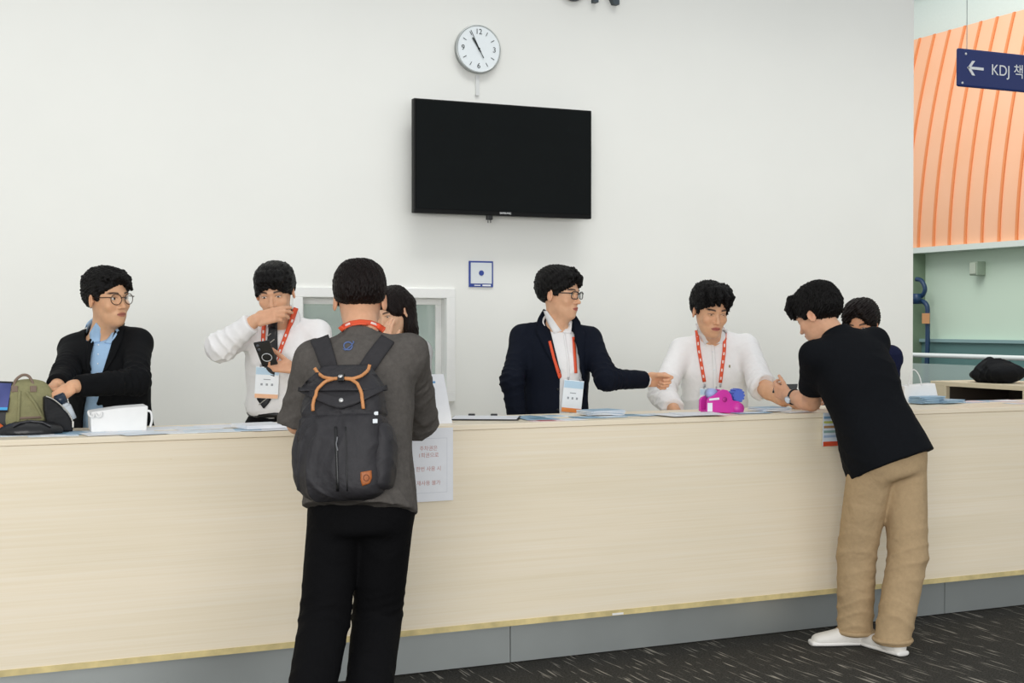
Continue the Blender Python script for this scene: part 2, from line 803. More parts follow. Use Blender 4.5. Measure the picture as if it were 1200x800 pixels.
def patch(name, prims, A, B, mat, parent, lift=0.002, thick=0.003, nu=None, nv=4, smooth_t=True):
    """a piece of cloth laid on a surface between two edges given as seen"""
    nu = nu or max(4, int(max(len(A), len(B)) * 8))
    A = resample(A, nu)
    B = resample(B, nu)
    w = np.linspace(0, 1, nv)
    g = A[:, None] * (1 - w)[None, :, None] + B[:, None] * w[None, :, None]
    P, hit = cast(prims, g[..., 0].ravel(), g[..., 1].ravel())
    if smooth_t:
        t = ((P - CAMP) ** 2).sum(1) ** 0.5
        T = t.reshape(nu, nv)
        T2 = T.copy()
        for _ in range(3):
            T2[1:-1] = np.minimum(T2[1:-1], (T2[:-2] + T2[2:] + T2[1:-1]) / 3)
        P = CAMP + (P - CAMP) * (T2.ravel() / t)[:, None]
    Nn = grad(prims, P)
    tc = CAMP - P
    tc /= np.linalg.norm(tc, axis=1)[:, None]
    Nn = Nn + tc * 0.6
    Nn /= np.linalg.norm(Nn, axis=1)[:, None]
    top = P + Nn * (lift + thick)
    bot = P + Nn * (lift - 0.006)
    V = np.concatenate([top, bot])
    m = nu * nv
    F = []
    for i in range(nu - 1):
        for j in range(nv - 1):
            a = i * nv + j
            F.append((a, a + 1, a + nv + 1, a + nv))
            F.append((m + a, m + a + nv, m + a + nv + 1, m + a + 1))
    ring = [i * nv for i in range(nu)] + [(nu - 1) * nv + j for j in range(1, nv)] + [i * nv + nv - 1 for i in range(nu - 2, -1, -1)] + [j for j in range(nv - 2, 0, -1)]
    for k in range(len(ring)):
        a, b = ring[k], ring[(k + 1) % len(ring)]
        F.append((a, m + a, m + b, b))
    o = mesh_np(name, V, F, mat, parent, True)
    bm = bmesh.new()
    bm.from_mesh(o.data)
    bmesh.ops.recalc_face_normals(bm, faces=bm.faces[:])
    bm.to_mesh(o.data)
    bm.free()
    return o


def band(name, prims, path, wpx, mat, parent, lift=0.002, thick=0.002, nv=3):
    p = resample(path, max(6, len(path) * 7))
    t = np.gradient(p, axis=0)
    nrm = np.stack([-t[:, 1], t[:, 0]], 1)
    nrm /= np.linalg.norm(nrm, axis=1)[:, None]
    w = np.linspace(wpx[0], wpx[1], len(p))[:, None] / 2 if hasattr(wpx, '__len__') else wpx / 2
    return patch(name, prims, p - nrm * w, p + nrm * w, mat, parent, lift, thick, len(p), nv)

# ------------------------------------------------------------ people


def frame(fwd, up, o=None):
    """columns right, forward, up"""
    Z = unit(up)
    Y = np.asarray(fwd, float)
    Y = unit(Y - Z * np.dot(Y, Z))
    X = np.cross(Y, Z)
    return np.stack([X, Y, Z], 1)


def head_frame(p, deg, down=0, roll=0):
    f = facing(p, deg)
    a = math.radians(down)
    z = np.array([0, 0, 1.0])
    Y = f * math.cos(a) - z * math.sin(a)
    Z = z * math.cos(a) + f * math.sin(a)
    X = np.cross(Y, Z)
    r = math.radians(roll)
    Z2 = Z * math.cos(r) + X * math.sin(r)
    return np.stack([np.cross(Y, Z2), Y, Z2], 1)


def head_prims(o, H, s=1.0, eye_open=0.0042, mouth_open=0.0):
    H = np.asarray(H)

    def w(x, y, z):
        return o + H @ np.array([x, y, z]) * s

    def E(x, y, z, a, b, c, R=None):
        return ell(w(x, y, z), np.array([a, b, c]) * s, H if R is None else H @ R)
    p = [U(E(0, -.018, .035, .076, .096, .086)),
         U(E(0, .012, -.03, .063, .072, .082), .03),
         U(E(0, .034, -.075, .044, .044, .040), .03),
         U(E(0, .064, -.102, .020, .016, .014), .022)]
    for q in (-1, 1):
        p += [U(E(q * .040, .056, -.030, .022, .019, .020), .02)]
    p += [U(E(0, .074, .019, .046, .012, .009), .016)]
    for q in (-1, 1):
        p += [S(E(q * .031, .096, .001, .019, .016, .011), .012)]
    for q in (-1, 1):
        p += [U(E(q * .031, .066, 0, .0155, .0150, .0130), .006)]
    if eye_open > 0:
        for q in (-1, 1):
            p += [S(E(q * .031, .090, -.0005, .0145, .022, eye_open), .001)]
    p += [U(cone(w(0, .078, .008), w(0, .097, -.033), .0055 * s, .0095 * s), .010),
          U(E(0, .100, -.036, .010, .0095, .008), .006)]
    for q in (-1, 1):
        p += [U(E(q * .0125, .087, -.039, .0075, .009, .0065), .005),
              S(E(q * .006, .098, -.0455, .003, .006, .003), .002)]
    p += [U(E(0, .074, -.068, .026, .013, .017), .012),
          U(E(0, .0865, -.0625, .021, .006, .0042), .003),
          U(E(0, .0850, -.0720, .018, .0065, .0055), .003),
          S(E(0, .097, -.0668, .022, .010, .0010 + mouth_open), .002)]
    for q in (-1, 1):
        a = math.radians(q * -22)
        Rz = np.array([[math.cos(a), -math.sin(a), 0], [math.sin(a), math.cos(a), 0], [0, 0, 1]])
        p += [U(E(q * .080, -.014, -.010, .007, .019, .031, Rz), .006),
              S(E(q * .0885, -.010, -.006, .006, .011, .018, Rz), .004),
              U(E(q * .079, .000, -.012, .005, .005, .006), .003)]
    return p


def hand_prims(w, d, n, thumb, curl, spread=0.06, s=1.0, tc=None, thumb_dir=(0.75, 0.62, 0.35)):
    """w wrist, d towards the fingers, n the way the palm faces, thumb = side vector the thumb is on.
    curl: four finger curls (three joint angles in degrees each, or one number)"""
    d = unit(d)
    n = unit(np.asarray(n) - d * np.dot(n, d))
    t = unit(np.cross(d, n))
    if np.dot(t, thumb) < 0:
        t = -t
    w = np.asarray(w, float)
    R = np.stack([t, d, n], 1)
    p = [U(rbox(w + d * .050 * s, np.array([.037, .046, .0125]) * s, R, .0118 * s)),
         U(cone(w - d * .01, w + d * .02 * s, .0245 * s, .022 * s, n, .72), .015),
         U(ell(w + d * .034 * s + t * .022 * s + n * .008 * s, np.array([.016, .026, .013]) * s, R), .01)]
    L = [(.042, .026, .021), (.046, .029, .022), (.043, .027, .021), (.034, .021, .018)]
    off = [.0275, .0095, -.0085, -.0265]
    base = [.090, .094, .090, .083]
    for i in range(4):
        c = curl[i]
        c = (c, c * 1.1, c * 0.7) if not hasattr(c, '__len__') else c
        lat = (1.5 - i) * spread
        dd = unit(d + t * lat)
        a = w + dd * 0 + d * base[i] * s + t * off[i] * s
        ang = 0
        r0 = (.0092 if i < 3 else .0080) * s
        for j in range(3):
            ang += math.radians(c[j])
            v = dd * math.cos(ang) + n * math.sin(ang)
            b = a + v * L[i][j] * s
            p.append(U(cone(a, b, r0, r0 * .92), .0035 if j else .008))
            a = b
            r0 *= .92
    td = thumb_dir
    a = w + d * .026 * s + t * .030 * s + n * .006 * s
    r0 = .0125 * s
    tv = unit(t * td[0] + d * td[1] + n * td[2])
    bend = tc if tc is not None else 12
    ax = unit(d * 0.9 - t * 0.2 + n * 0.4)
    for j, l in enumerate((.040, .033, .026)):
        b = a + tv * l * s
        p.append(U(cone(a, b, r0, r0 * .86), .008 if j == 0 else .003))
        a = b
        r0 *= .86
        k = math.radians(bend)
        tv = unit(tv * math.cos(k) + ax * math.sin(k))
    return p


SKIN_A = lin('dcae8e')
SKIN_WARM = lin('cf9a78')


def skin_colors(o, H, s, base, lips, hands, brow=1.0, brow_z=0.0, lash=1.0, brow_col='241a16'):
    base = np.array(lin(base)[:3])
    lips = np.array(lin(lips)[:3])
    bc = np.array(lin(brow_col)[:3])

    def fn(V):
        q = (V - o) @ H / s
        x, y, z = q.T
        C = np.tile(base, (len(V), 1))

        def mixc(m, col):
            m = np.clip(m, 0, 1)[:, None]
            C[:] = C * (1 - m) + np.asarray(col) * m
        near = (np.abs(x) < .12) & (np.abs(y) < .14) & (np.abs(z) < .14)
        ears = near * np.exp(-((np.abs(x) - .082) / .008) ** 2) * np.exp(-((y + .012) / .03) ** 2) * np.exp(-((z + .01) / .04) ** 2)
        mixc(ears * .35, base * np.array([1.0, .68, .62]))
        chk = near * (y > 0) * np.exp(-((np.abs(x) - .042) / .02) ** 2 - ((z + .032) / .02) ** 2)
        mixc(chk * .3, base * np.array([1.0, .80, .74]))
        nose = near * (y > .085) * np.exp(-(x / .014) ** 2 - ((z + .038) / .014) ** 2)
        mixc(nose * .25, base * np.array([1.0, .80, .74]))
        lw = .023 - .0
        lp = near * (y > .06) * (np.abs(x) < lw + .001) * np.clip(1.6 - np.abs(z + .0672) / (.0070 * np.sqrt(np.clip(1 - (x / lw) ** 2, 0.03, 1))), 0, 1) * 1.6
        mixc(lp, lips)
        mixc(near * (y > .06) * (np.abs(x) < lw) * np.exp(-((z + .0668) / .0016) ** 2) * .75, lips * .35)
        ax = np.abs(x)
        bz = .0195 + brow_z + .004 * (1 - ((ax - .034) / .022) ** 2)
        bm = near * (y > .045) * np.clip((ax - .012) / .004, 0, 1) * np.clip((.054 - ax) / .008, 0, 1) * np.clip(1.5 - np.abs(z - bz) / .0038, 0, 1)
        mixc(bm * brow, bc)
        ls = near * (y > .062) * np.clip((.0165 - np.abs(ax - .031)) / .003, 0, 1) * np.exp(-((z - (.0052 - 10 * (ax - .031) ** 2 * 1.2)) / .0018) ** 2)
        mixc(ls * .85 * lash, bc * .8)
        ll = near * (y > .062) * np.clip((.0155 - np.abs(ax - .031)) / .003, 0, 1) * np.exp(-((z + .0055) / .0015) ** 2)
        mixc(ll * .35 * lash, base * .45)
        for hw in hands:
            dd = np.linalg.norm(V - np.asarray(hw), axis=1)
            mixc(np.clip(1.4 - dd / .10, 0, 1) * .22, base * np.array([1.0, .74, .68]))
        return C
    return fn


def sell(c, r, R, e=2.4):
    c = np.asarray(c, f32)
    r = np.asarray(r, f32)
    R = np.asarray(R, f32)
    m = float(r.min())

    def fn(P):
        q = np.abs((P - c) @ R) / r
        return ((q ** e).sum(1) ** (1 / e) - 1) * m
    return fn


def ring_collar(P, name, mat, r=.064, top=.052, tilt=.036, leaf=.034, point=.060, gap=10, flare=.016, cut=0.0, base=-.015, thick=.003, fwd=.020, rx=1.0, parent=None):
    """folded collar around the neck: a stand and a leaf that falls over it"""
    o = P.neck + P.T[:, 1] * fwd
    Z = unit(P.hl(0, -.02, -.09) - P.neck)
    F_ = frame(P.T[:, 1], Z)
    n = 40
    V, F = [], []
    a0 = math.radians(gap)
    for i in range(n + 1):
        th = a0 + (2 * math.pi - 2 * a0) * i / n        # 0 = front
        c, s = math.cos(th), math.sin(th)
        fr = (1 + c) / 2
        zt = top - tilt * fr
        k = max(0, 1 - min(th, 2 * math.pi - th) / 1.5)
        lf = leaf + (point - leaf) * k * k
        for rr, z in ((r, base - tilt * fr * .6), (r, zt), (r + .004, zt + .002), (r + .007, zt), (r + .007 + flare * .5, zt - lf * .5), (r + .007 + flare, zt - lf)):
            V.append(o + F_ @ np.array([s * rr * rx, c * rr * (1.12 if c > 0 else 1.0), z]))
    m = 6
    for i in range(n):
        for j in range(m - 1):
            a = i * m + j
            F.append((a, a + 1, a + m + 1, a + m))
    ob = mesh_np(name, V, F, mat, parent or P.root, True)
    md = ob.modifiers.new('thickness', 'SOLIDIFY')
    md.thickness = thick
    md.offset = 1
    return ob


class Person:
    def __init__(self, label, foot, pelvis, neck, face, head, hdeg, down=0, roll=0, hs=1.0, sh=0.172, shdrop=0.055, skin='dcae8e', lips='b5665c', h=0.0034, up=None):
        self.root = empty('person', foot, label, 'person')
        self.pelvis = np.asarray(pelvis, float)
        self.neck = np.asarray(neck, float)
        Z = unit(self.neck - self.pelvis)
        self.T = frame(facing(self.neck, face), Z)
        self.L = float(np.linalg.norm(self.neck - self.pelvis))
        self.head = np.asarray(head, float)
        self.H = head_frame(self.head, hdeg, down, roll)
        self.hs = hs
        self.skin, self.lips, self.h = skin, lips, h
        X, Y, Zt = self.T.T
        self.sR = self.neck + X * sh - Zt * shdrop
        self.sL = self.neck - X * sh - Zt * shdrop
        self.hips = {q: self.pelvis + X * q * .09 for q in (1, -1)}
        self.arms = {}
        self.hands = []
        self.extra = []
        self.hand_at = []

    def tl(self, x, y, z):
        """torso point: right, forward, above the pelvis"""
        return self.pelvis + self.T @ np.array([x, y, z])

    def hl(self, x, y, z):
        return self.head + self.H @ np.array([x, y, z]) * self.hs

    def arm(self, side, elbow, wrist, eL=0.29, wL=0.25, near=True, near2=True):
        s = self.sR if side == 'R' else self.sL
        e = np.asarray(elbow, float) if len(elbow) == 3 else reach(s, eL, elbow[0], elbow[1], near)
        w = np.asarray(wrist, float) if len(wrist) == 3 else reach(e, wL, wrist[0], wrist[1], near2)
        self.arms[side] = (s, e, w)
        print('ARM %s upper %.2f fore %.2f  elbow %s wrist %s' % (side, np.linalg.norm(e - s), np.linalg.norm(w - e), np.round(e, 2), np.round(w, 2)))
        return e, w

    def hand(self, side, d, n, thumb, curl, **k):
        w = self.arms[side][2]
        self.hands += hand_prims(w, d, n, thumb, curl, **k)
        self.hand_at.append(w + unit(d) * .09)

    def legs(self, knees, ankles):
        """for q = 1 (right) and -1 (left)"""
        self.kn = dict(zip((1, -1), [np.asarray(k, float) for k in knees]))
        self.an = dict(zip((1, -1), [np.asarray(a, float) for a in ankles]))

    def body(self, slim=1.0, eye_open=.0042, mouth_open=0, brow_z=0.0, brow=1.0, lash=1.0, arm_r=(.046, .037, .027), neck_r=.054):
        s = self.hs
        p = head_prims(self.head, self.H, s, eye_open, mouth_open)
        p += [U(cone(self.neck - self.T[:, 2] * .02 + self.T[:, 1] * .012, self.hl(0, -.022, -.045), neck_r * slim, neck_r * .96 * slim), .02),
              U(cone(self.hl(0, .035, -.085), self.neck + self.T[:, 1] * .03 - self.T[:, 2] * .01, .03 * s, .04), .03)]
        L = self.L
        t = [(-.06, 0, 0, .10, .07), (0, 0, 0, .135, .085), (.2, 0, .0, .12, .08), (min(.36, L - .12), 0, .0, .14, .09), (L - .06, 0, 0, .12, .07), (L, 0, 0, .05, .05)]
        p += [U(loft(self.pelvis, self.T, [(a, b, c, d * slim, e * slim) for a, b, c, d, e in t]), .02)]
        for sd, (a, e, w) in self.arms.items():
            p += [U(cone(self.neck - self.T[:, 2] * .04, a, .04, .045 * slim), .04), U(cone(a, e, arm_r[0] * slim, arm_r[1] * slim), .02),
                  U(cone(e, e + (w - e) * .35, arm_r[1] * slim, arm_r[1] * 1.05 * slim), .01), U(cone(e + (w - e) * .3, w, arm_r[1] * 1.04 * slim, arm_r[2] * slim), .015)]
        for q in (1, -1):
            p += [U(cone(self.hips[q], self.kn[q], .070, .048), .03), U(cone(self.kn[q], self.an[q], .045, .032), .02),
                  U(cone(self.an[q], self.an[q] - [0, 0, .04], .032, .030), .01)]
        p += [(f, o, max(k, .004) if i % 1 == 0 else k) for i, (f, o, k) in enumerate(self.hands)]
        pts = [self.head + self.H[:, 2] * .13, self.head + .13, self.head - .13, self.neck, self.pelvis]
        for a in self.arms.values():
            pts += list(a)
        pts += self.hand_at + list(self.kn.values()) + list(self.an.values())
        o = sdf_obj('body', p, pts, .12, self.h, SKIN, self.root,
                    skin_colors(self.head, self.H, s, self.skin, self.lips, self.hand_at, brow, brow_z, lash))
        self.bp = p
        return o

    def eyes(self, look=(0, -0.1)):
        for q in (-1, 1):
            c = self.hl(q * .031, .0655, 0)
            f = unit(self.H @ np.array([look[0], 1, look[1]]))
            Z = unit(self.H[:, 2] - f * np.dot(self.H[:, 2], f))
            X = np.cross(Z, f)
            M = rotm(X, Z, f)
            bm = bmesh.new()
            r = .0142 * self.hs
            bmesh.ops.create_uvsphere(bm, u_segments=32, v_segments=24, radius=r)
            for fc in bm.faces:
                if fc.calc_center_median().z > r * math.cos(math.radians(24)):
                    fc.material_index = 1
            me = bpy.data.meshes.new('eye')
            bm.to_mesh(me)
            bm.free()
            X4 = M.to_4x4()
            X4.translation = Vector([float(a) for a in c])
            me.transform(X4)
            me.materials.append(plain('eye_white', 'd9d2cb', .25))
            me.materials.append(plain('eye_iris', '1b120e', .15))
            for pl in me.polygons:
                pl.use_smooth = True
            o = bpy.data.objects.new('eye', me)
            COL.objects.link(o)
            o.parent = self.root
            o.matrix_parent_inverse = self.root.matrix_basis.inverted()

    def necknip(self, up=.02):
        return I(plane(self.neck + self.T[:, 2] * up, self.T[:, 2] * .8 + self.T[:, 1] * .6), .006)

    def torso(self, st, p=2.4, k=.03):
        return loft(self.pelvis, self.T, st, p, k)

    def hair(self, mat, top=.020, side=.012, back=.012, nape=-.07, temple=.015, face=(.066, -.030, .082), locks=(), seed=1, amp=.0028, extra=(), ear=True, part=None, h=.0026, name='hair', flow=None):
        s = self.hs
        H = self.H

        def E(x, y, z, a, b, c):
            return ell(self.hl(x, y, z), np.array([a, b, c]) * s, H)
        p = [U(sell(self.hl(0, -.018 - (back - side) * .5 - .005, .033 + top * .4), np.array([.077 + side, .095 + (back + side) * .5, .087 + top * .6]) * s, H, 2.35))]
        # hairline running from nape to temple
        p += [I(plane(self.hl(0, -.10, nape), -(H @ np.array([0, -.0, 1.0]))), .01),
              S(E(0, .10, face[1], face[0], .125, face[2]), .012)]
        nd = unit(np.array([0, (temple - nape), -(0.125)]))
        p += [I(plane(self.hl(0, -.085, nape), H @ np.array([0, nd[1], nd[2]])), .014)]
        for q in (-1, 1):
            p.append(U(rbox(self.hl(q * (.071 + side * .3), .018, .012), np.array([.006, .011, .024]) * s, H, .005), .008))
        if ear:
            for q in (-1, 1):
                p.append(S(E(q * .092, -.010, -.016, .024, .021, .030), .008))
        for lk in locks:
            pts = lk[0]
            for i in range(len(pts) - 1):
                t0, t1 = i / (len(pts) - 1), (i + 1) / (len(pts) - 1)
                r = lambda t: lk[1] * (1 - t) + lk[2] * t
                p.append(U(cone(self.hl(*pts[i]), self.hl(*pts[i + 1]), r(t0) * s, r(t1) * s), lk[3] if len(lk) > 3 else .014))
        p += list(extra)
        fw = flow if flow is not None else np.array([0, 1.0, -.35])
        rs = np.random.RandomState(seed + 50)
        ax = unit(H @ unit(fw)).astype(f32)
        w1 = waves(seed, 55, 5)
        K = rs.normal(size=(6, 3))
        K -= (K @ ax)[:, None] * ax * .85
        K = (K / np.linalg.norm(K, axis=1)[:, None] * rs.uniform(260, 760, (6, 1))).astype(f32)
        ph = rs.uniform(0, 6, 6).astype(f32)
        w2 = waves(seed + 3, 90, 6)

        def strands(P):
            return amp * (np.sin(P @ K.T + ph + w1(P)[:, None] * 2.2).mean(1) * 2.1 + w2(P) * 0.7)
        p.append(DISP(strands))
        self.hp = p
        pts = [self.hl(0, 0, .15), self.hl(0, 0, -.12 if nape > -.15 else -.30), self.hl(.1, .1, 0), self.hl(-.1, -.1, 0), self.hl(-.1, .1, 0), self.hl(.1, -.1, 0)]
        return sdf_obj(name, p, pts, .07, h, mat, self.root)

    def glasses(self, shape='round', mat=None, r=.0225, wire=.0011):
        g = empty('eyeglasses', self.hl(0, .09, 0), None, None)
        g.parent = self.root
        g.matrix_parent_inverse = self.root.matrix_basis.inverted()
        bpy.context.view_layer.update()
        lens = plain_glass()
        m = MB()
        for q in (-1, 1):
            pts = []
            for k in range(36):
                a = k / 36 * 2 * math.pi
                ca, sa = math.cos(a), math.sin(a)
                if shape == 'round':
                    x, z = r * 1.06 * ca, r * sa
                else:
                    e = .55
                    x, z = r * 1.15 * abs(ca) ** e * (1 if ca > 0 else -1), r * .78 * abs(sa) ** e * (1 if sa > 0 else -1)
                X = q * .0325 + x
                pts.append(self.hl(X, .098 - 3.0 * X * X, -.003 + z))
            m.tube(pts, wire * self.hs, 8, True)
            ml = MB()
            c = self.hl(q * .0325, .0975 - 3.0 * .0325 ** 2, -.003)
            vs = [ml.bm.verts.new(pp) for pp in pts]
            cv = ml.bm.verts.new(c)
            for k in range(36):
                ml.bm.faces.new((vs[k], vs[(k + 1) % 36], cv))
            lo = ml.build('lens', lens, g, True)
            sm = lo.modifiers.new('thickness', 'SOLIDIFY')
            sm.thickness = .001
            m.tube([self.hl(q * (.0325 + r * 1.08), .092, .006), self.hl(q * .0675, .085, .007), self.hl(q * .0735, .06, .006), self.hl(q * .0775, .01, .004), self.hl(q * .080, -.02, -.004)], wire * 1.1 * self.hs, 8)
        m.tube([self.hl(-.0125, .0975, .002), self.hl(0, .102, .006), self.hl(.0125, .0975, .002)], wire * self.hs, 8)
        m.build('glasses_frame', mat, g, True)
        return g


def plain_glass():
    if 'lens' in MATS:
        return MATS['lens']
    t = NT('lens')
    t.b.inputs['Base Color'].default_value = (1, 1, 1, 1)
    t.b.inputs['Roughness'].default_value = 0.02
    t.b.inputs['Transmission Weight'].default_value = 1
    t.b.inputs['IOR'].default_value = 1.06
    t.b.inputs['Alpha'].default_value = 0.35
    MATS['lens'] = t.m
    return t.m


def sleeve_prims(a, e, w, r, t0=0.0, t1=1.0, seed=0, amp=.004, cut=True, elbow_k=.03, freq=90):
    """cloth around an arm from shoulder a over elbow e to wrist w; t1 = how far down the forearm; r = three radii"""
    end = e + (w - e) * t1
    p = [U(cone(a, e, r[0], r[1])), U(cone(e, end + unit(w - e) * .02, r[1], r[2]), elbow_k)]
    p += [I(plane(end, w - e), .004)]
    if amp:
        p += [DISP(limbfolds(a, e, .95, amp, freq, seed, .35)), DISP(limbfolds(e, w, .15, amp, freq, seed + 3, .4))]
    return U(grp(p), .035)


def leg_prims(hp, kn, an, r, cutz=None, seed=0, amp=.004, k=.022, freq=42):
    end = an
    p = [U(cone(hp, kn, r[0], r[1])), U(cone(kn, end, r[1], r[2]), .012)]
    if cutz is not None:
        p += [I(plane([an[0], an[1], cutz], (0, 0, -1)), .004)]
    p += [DISP(limbfolds(hp, kn, 1.0, amp, freq, seed, .3)), DISP(limbfolds(kn, an, .85, amp, freq, seed + 4, .4))]
    return U(grp(p), k)


def shoe(name, P, ankle, d, mat, sole, L=.27, z0=0.0, w=.048):
    """ankle position, direction of the toes"""
    d = unit([d[0], d[1], 0])
    s = np.array([-d[1], d[0], 0])
    g = np.array([ankle[0], ankle[1], z0])
    heel = g - d * .045
    R = np.stack([s, d, np.array([0, 0, 1.0])], 1)
    p = [U(loft(g + np.array([0, 0, .0]), np.stack([s, np.array([0, 0, 1.0]), d], 1),
                [(-.07, 0, .040, .030, .040), (-.03, 0, .045, .038, .048), (.05, 0, .038, .042, .044), (.12, 0, .03, w, .034), (.17, 0, .026, w * .95, .027), (.205, 0, .022, .036, .020)], 2.3, .03)),
         U(cone(g + [0, 0, .05], g + [0, 0, .085], .042, .040), .03), I(plane(g + [0, 0, .012], (0, 0, -1)), .004)]
    pts = [g - d * .1, g + d * .24, g + [0, 0, .1], g]
    o = sdf_obj(name, p, pts, .06, .005, mat, P.root)
    p2 = [U(loft(g, np.stack([s, np.array([0, 0, 1.0]), d], 1),
                 [(-.075, 0, .013, .033, .013), (-.03, 0, .013, .041, .013), (.05, 0, .013, .043, .013), (.12, 0, .013, w + .003, .013), (.17, 0, .013, w, .013), (.212, 0, .013, .037, .013)], 2.6, .01)), I(plane(g + [0, 0, .001], (0, 0, -1)))]
    sdf_obj('sole', p2, [g - d * .1, g + d * .24, g + [0, 0, .03], g], .06, .004, sole, o)
    return o

# ------------------------------------------------------------ the setting
YF, YK, YB, YW = 5.25, 5.355, 5.73, 7.40
TOP = 1.041
PB = 0.186


def carpet_mat():
    t = NT('carpet')
    v1 = t.coords((75, 5.0, 1))
    n1 = t.n('ShaderNodeTexNoise', Scale=1.0, Detail=1.0, Distortion=0.4)
    t.l(v1, n1.inputs['Vector'])
    v2 = t.coords((130, 130, 1))
    n2 = t.n('ShaderNodeTexNoise', Scale=1.0, Detail=3.0)
    t.l(v2, n2.inputs['Vector'])
    a = t.ramp(n1.outputs['Fac'], [(0.63, (0, 0, 0, 1)), (0.74, (1, 1, 1, 1))])
    b = t.ramp(n2.outputs['Fac'], [(0.3, lin('2f2e2b')), (0.7, lin('504e49'))])
    mx = t.n('ShaderNodeMix', data_type='RGBA')
    t.l(a, mx.inputs['Factor'])
    t.l(b, mx.inputs[6])
    mx.inputs[7].default_value = lin('a8a296')
    t.l(mx.outputs[2], t.b.inputs['Base Color'])
    t.b.inputs['Roughness'].default_value = 0.95
    t.b.inputs['Specular IOR Level'].default_value = 0.1
    t.bump(n2.outputs['Fac'], 0.6, 0.004)
    return t.m


def wood_mat():
    t = NT('birch_laminate')
    v1 = t.coords((1.2, 30, 110))
    n1 = t.n('ShaderNodeTexNoise', Scale=1.0, Detail=5.0, Distortion=0.6)
    t.l(v1, n1.inputs['Vector'])
    v2 = t.coords((.8, .8, 5))
    n2 = t.n('ShaderNodeTexNoise', Scale=1.0, Detail=3.0)
    t.l(v2, n2.inputs['Vector'])
    a = t.ramp(n1.outputs['Fac'], [(0.25, lin('f1e3c7')), (0.5, lin('f5e8cf')), (0.75, lin('f7ecd7'))])
    b = t.ramp(n2.outputs['Fac'], [(0.3, (0.93, 0.93, 0.91, 1)), (0.7, (1, 1, 1, 1))])
    mx = t.n('ShaderNodeMix', data_type='RGBA', blend_type='MULTIPLY')
    mx.inputs['Factor'].default_value = 1
    t.l(a, mx.inputs[6])
    t.l(b, mx.inputs[7])
    # small scuffs
    v3 = t.coords((7, 7, 26))
    n3 = t.n('ShaderNodeTexNoise', Scale=1.0, Detail=6.0, Roughness=0.75)
    t.l(v3, n3.inputs['Vector'])
    c = t.ramp(n3.outputs['Fac'], [(0.695, (1, 1, 1, 1)), (0.75, (0.84, 0.77, 0.62, 1))])
    m2 = t.n('ShaderNodeMix', data_type='RGBA', blend_type='MULTIPLY')
    m2.inputs['Factor'].default_value = 1
    t.l(mx.outputs[2], m2.inputs[6])
    t.l(c, m2.inputs[7])
    t.l(m2.outputs[2], t.b.inputs['Base Color'])
    t.b.inputs['Roughness'].default_value = 0.42
    t.b.inputs['Specular IOR Level'].default_value = 0.35
    return t.m


WALLM = plain('white_wall_paint', 'e2e3de', .85, spec=.15, var=.012, scale=1.5, bump=.05, bscale=60)
WOOD = wood_mat()
CARPET = carpet_mat()
STEEL = plain('brushed_steel', 'c2c8c6', .42, metal=.85, var=.04, scale=3)
TAPE = plain('yellowed_tape', 'd6c48c', .6, var=.18, scale=14)
WHITEP = plain('white_frame', 'e4e5e2', .45)
BLACKP = plain('black_plastic', '101112', .4)

struct(MB().box((5, 10, -.05), (30, 34, .1)).build('floor', CARPET))

struct(MB().box((2.5, 6.57, .004), (11.0, 1.65, .008)).build('floor_bounce', plain('pale_bounce', 'dcdad3', .6)))  # unseen pale sheet added to bounce light onto the lower wall
xc = at(1070, 300, YW)[0]
wx0, wz1 = at(352, 347, YW)[0], at(440, 346.5, YW)[2]
wx1, wz0 = at(524, 400, YW)[0], at(440, 463, YW)[2]
HT = 5.2
w = MB()
w.box(((-4 + wx0) / 2, YW + .15, HT / 2), (wx0 + 4, .3, HT))
w.box(((wx1 + xc) / 2, YW + .15, HT / 2), (xc - wx1, .3, HT))
w.box(((wx0 + wx1) / 2, YW + .15, (wz1 + HT) / 2), (wx1 - wx0, .3, HT - wz1))
w.box(((wx0 + wx1) / 2, YW + .15, wz0 / 2), (wx1 - wx0, .3, wz0))
struct(w.build('wall_back', WALLM))

# window into the back office
wn = empty('window_1', ((wx0 + wx1) / 2, YW + .1, wz0), None, None)
struct(wn)
fr = MB()
T_ = .055
xm, zm = (wx0 + wx1) / 2, (wz0 + wz1) / 2
W_, H_ = wx1 - wx0, wz1 - wz0
fr.box((xm, YW - .008, wz1 + T_ / 2 - .01), (W_ + 2 * T_ - .02, .02, T_)).box((xm, YW - .008, wz0 - T_ / 2 + .01), (W_ + 2 * T_ - .02, .02, T_))
fr.box((wx0 - T_ / 2 + .01, YW - .008, zm), (T_, .02, H_ - .02)).box((wx1 + T_ / 2 - .01, YW - .008, zm), (T_, .02, H_ - .02))
fr.box((xm, YW + .08, wz1 - .006), (W_, .16, .012)).box((xm, YW + .08, wz0 + .006), (W_, .16, .012))
fr.box((wx0 + .006, YW + .08, zm), (.012, .16, H_ - .024)).box((wx1 - .006, YW + .08, zm), (.012, .16, H_ - .024))
struct(fr.build('window_frame', WHITEP, wn, bevel=.002))
gl = NT('window_glass')
gl.b.inputs['Base Color'].default_value = lin('cfe0d8')
gl.b.inputs['Roughness'].default_value = .08
gl.b.inputs['Alpha'].default_value = .35
vv = gl.coords((3, 3, 3))
nn = gl.n('ShaderNodeTexNoise', Scale=1.0)
gl.l(vv, nn.inputs['Vector'])
gl.bump(nn.outputs['Fac'], .02, .001)
GLASS = gl.m
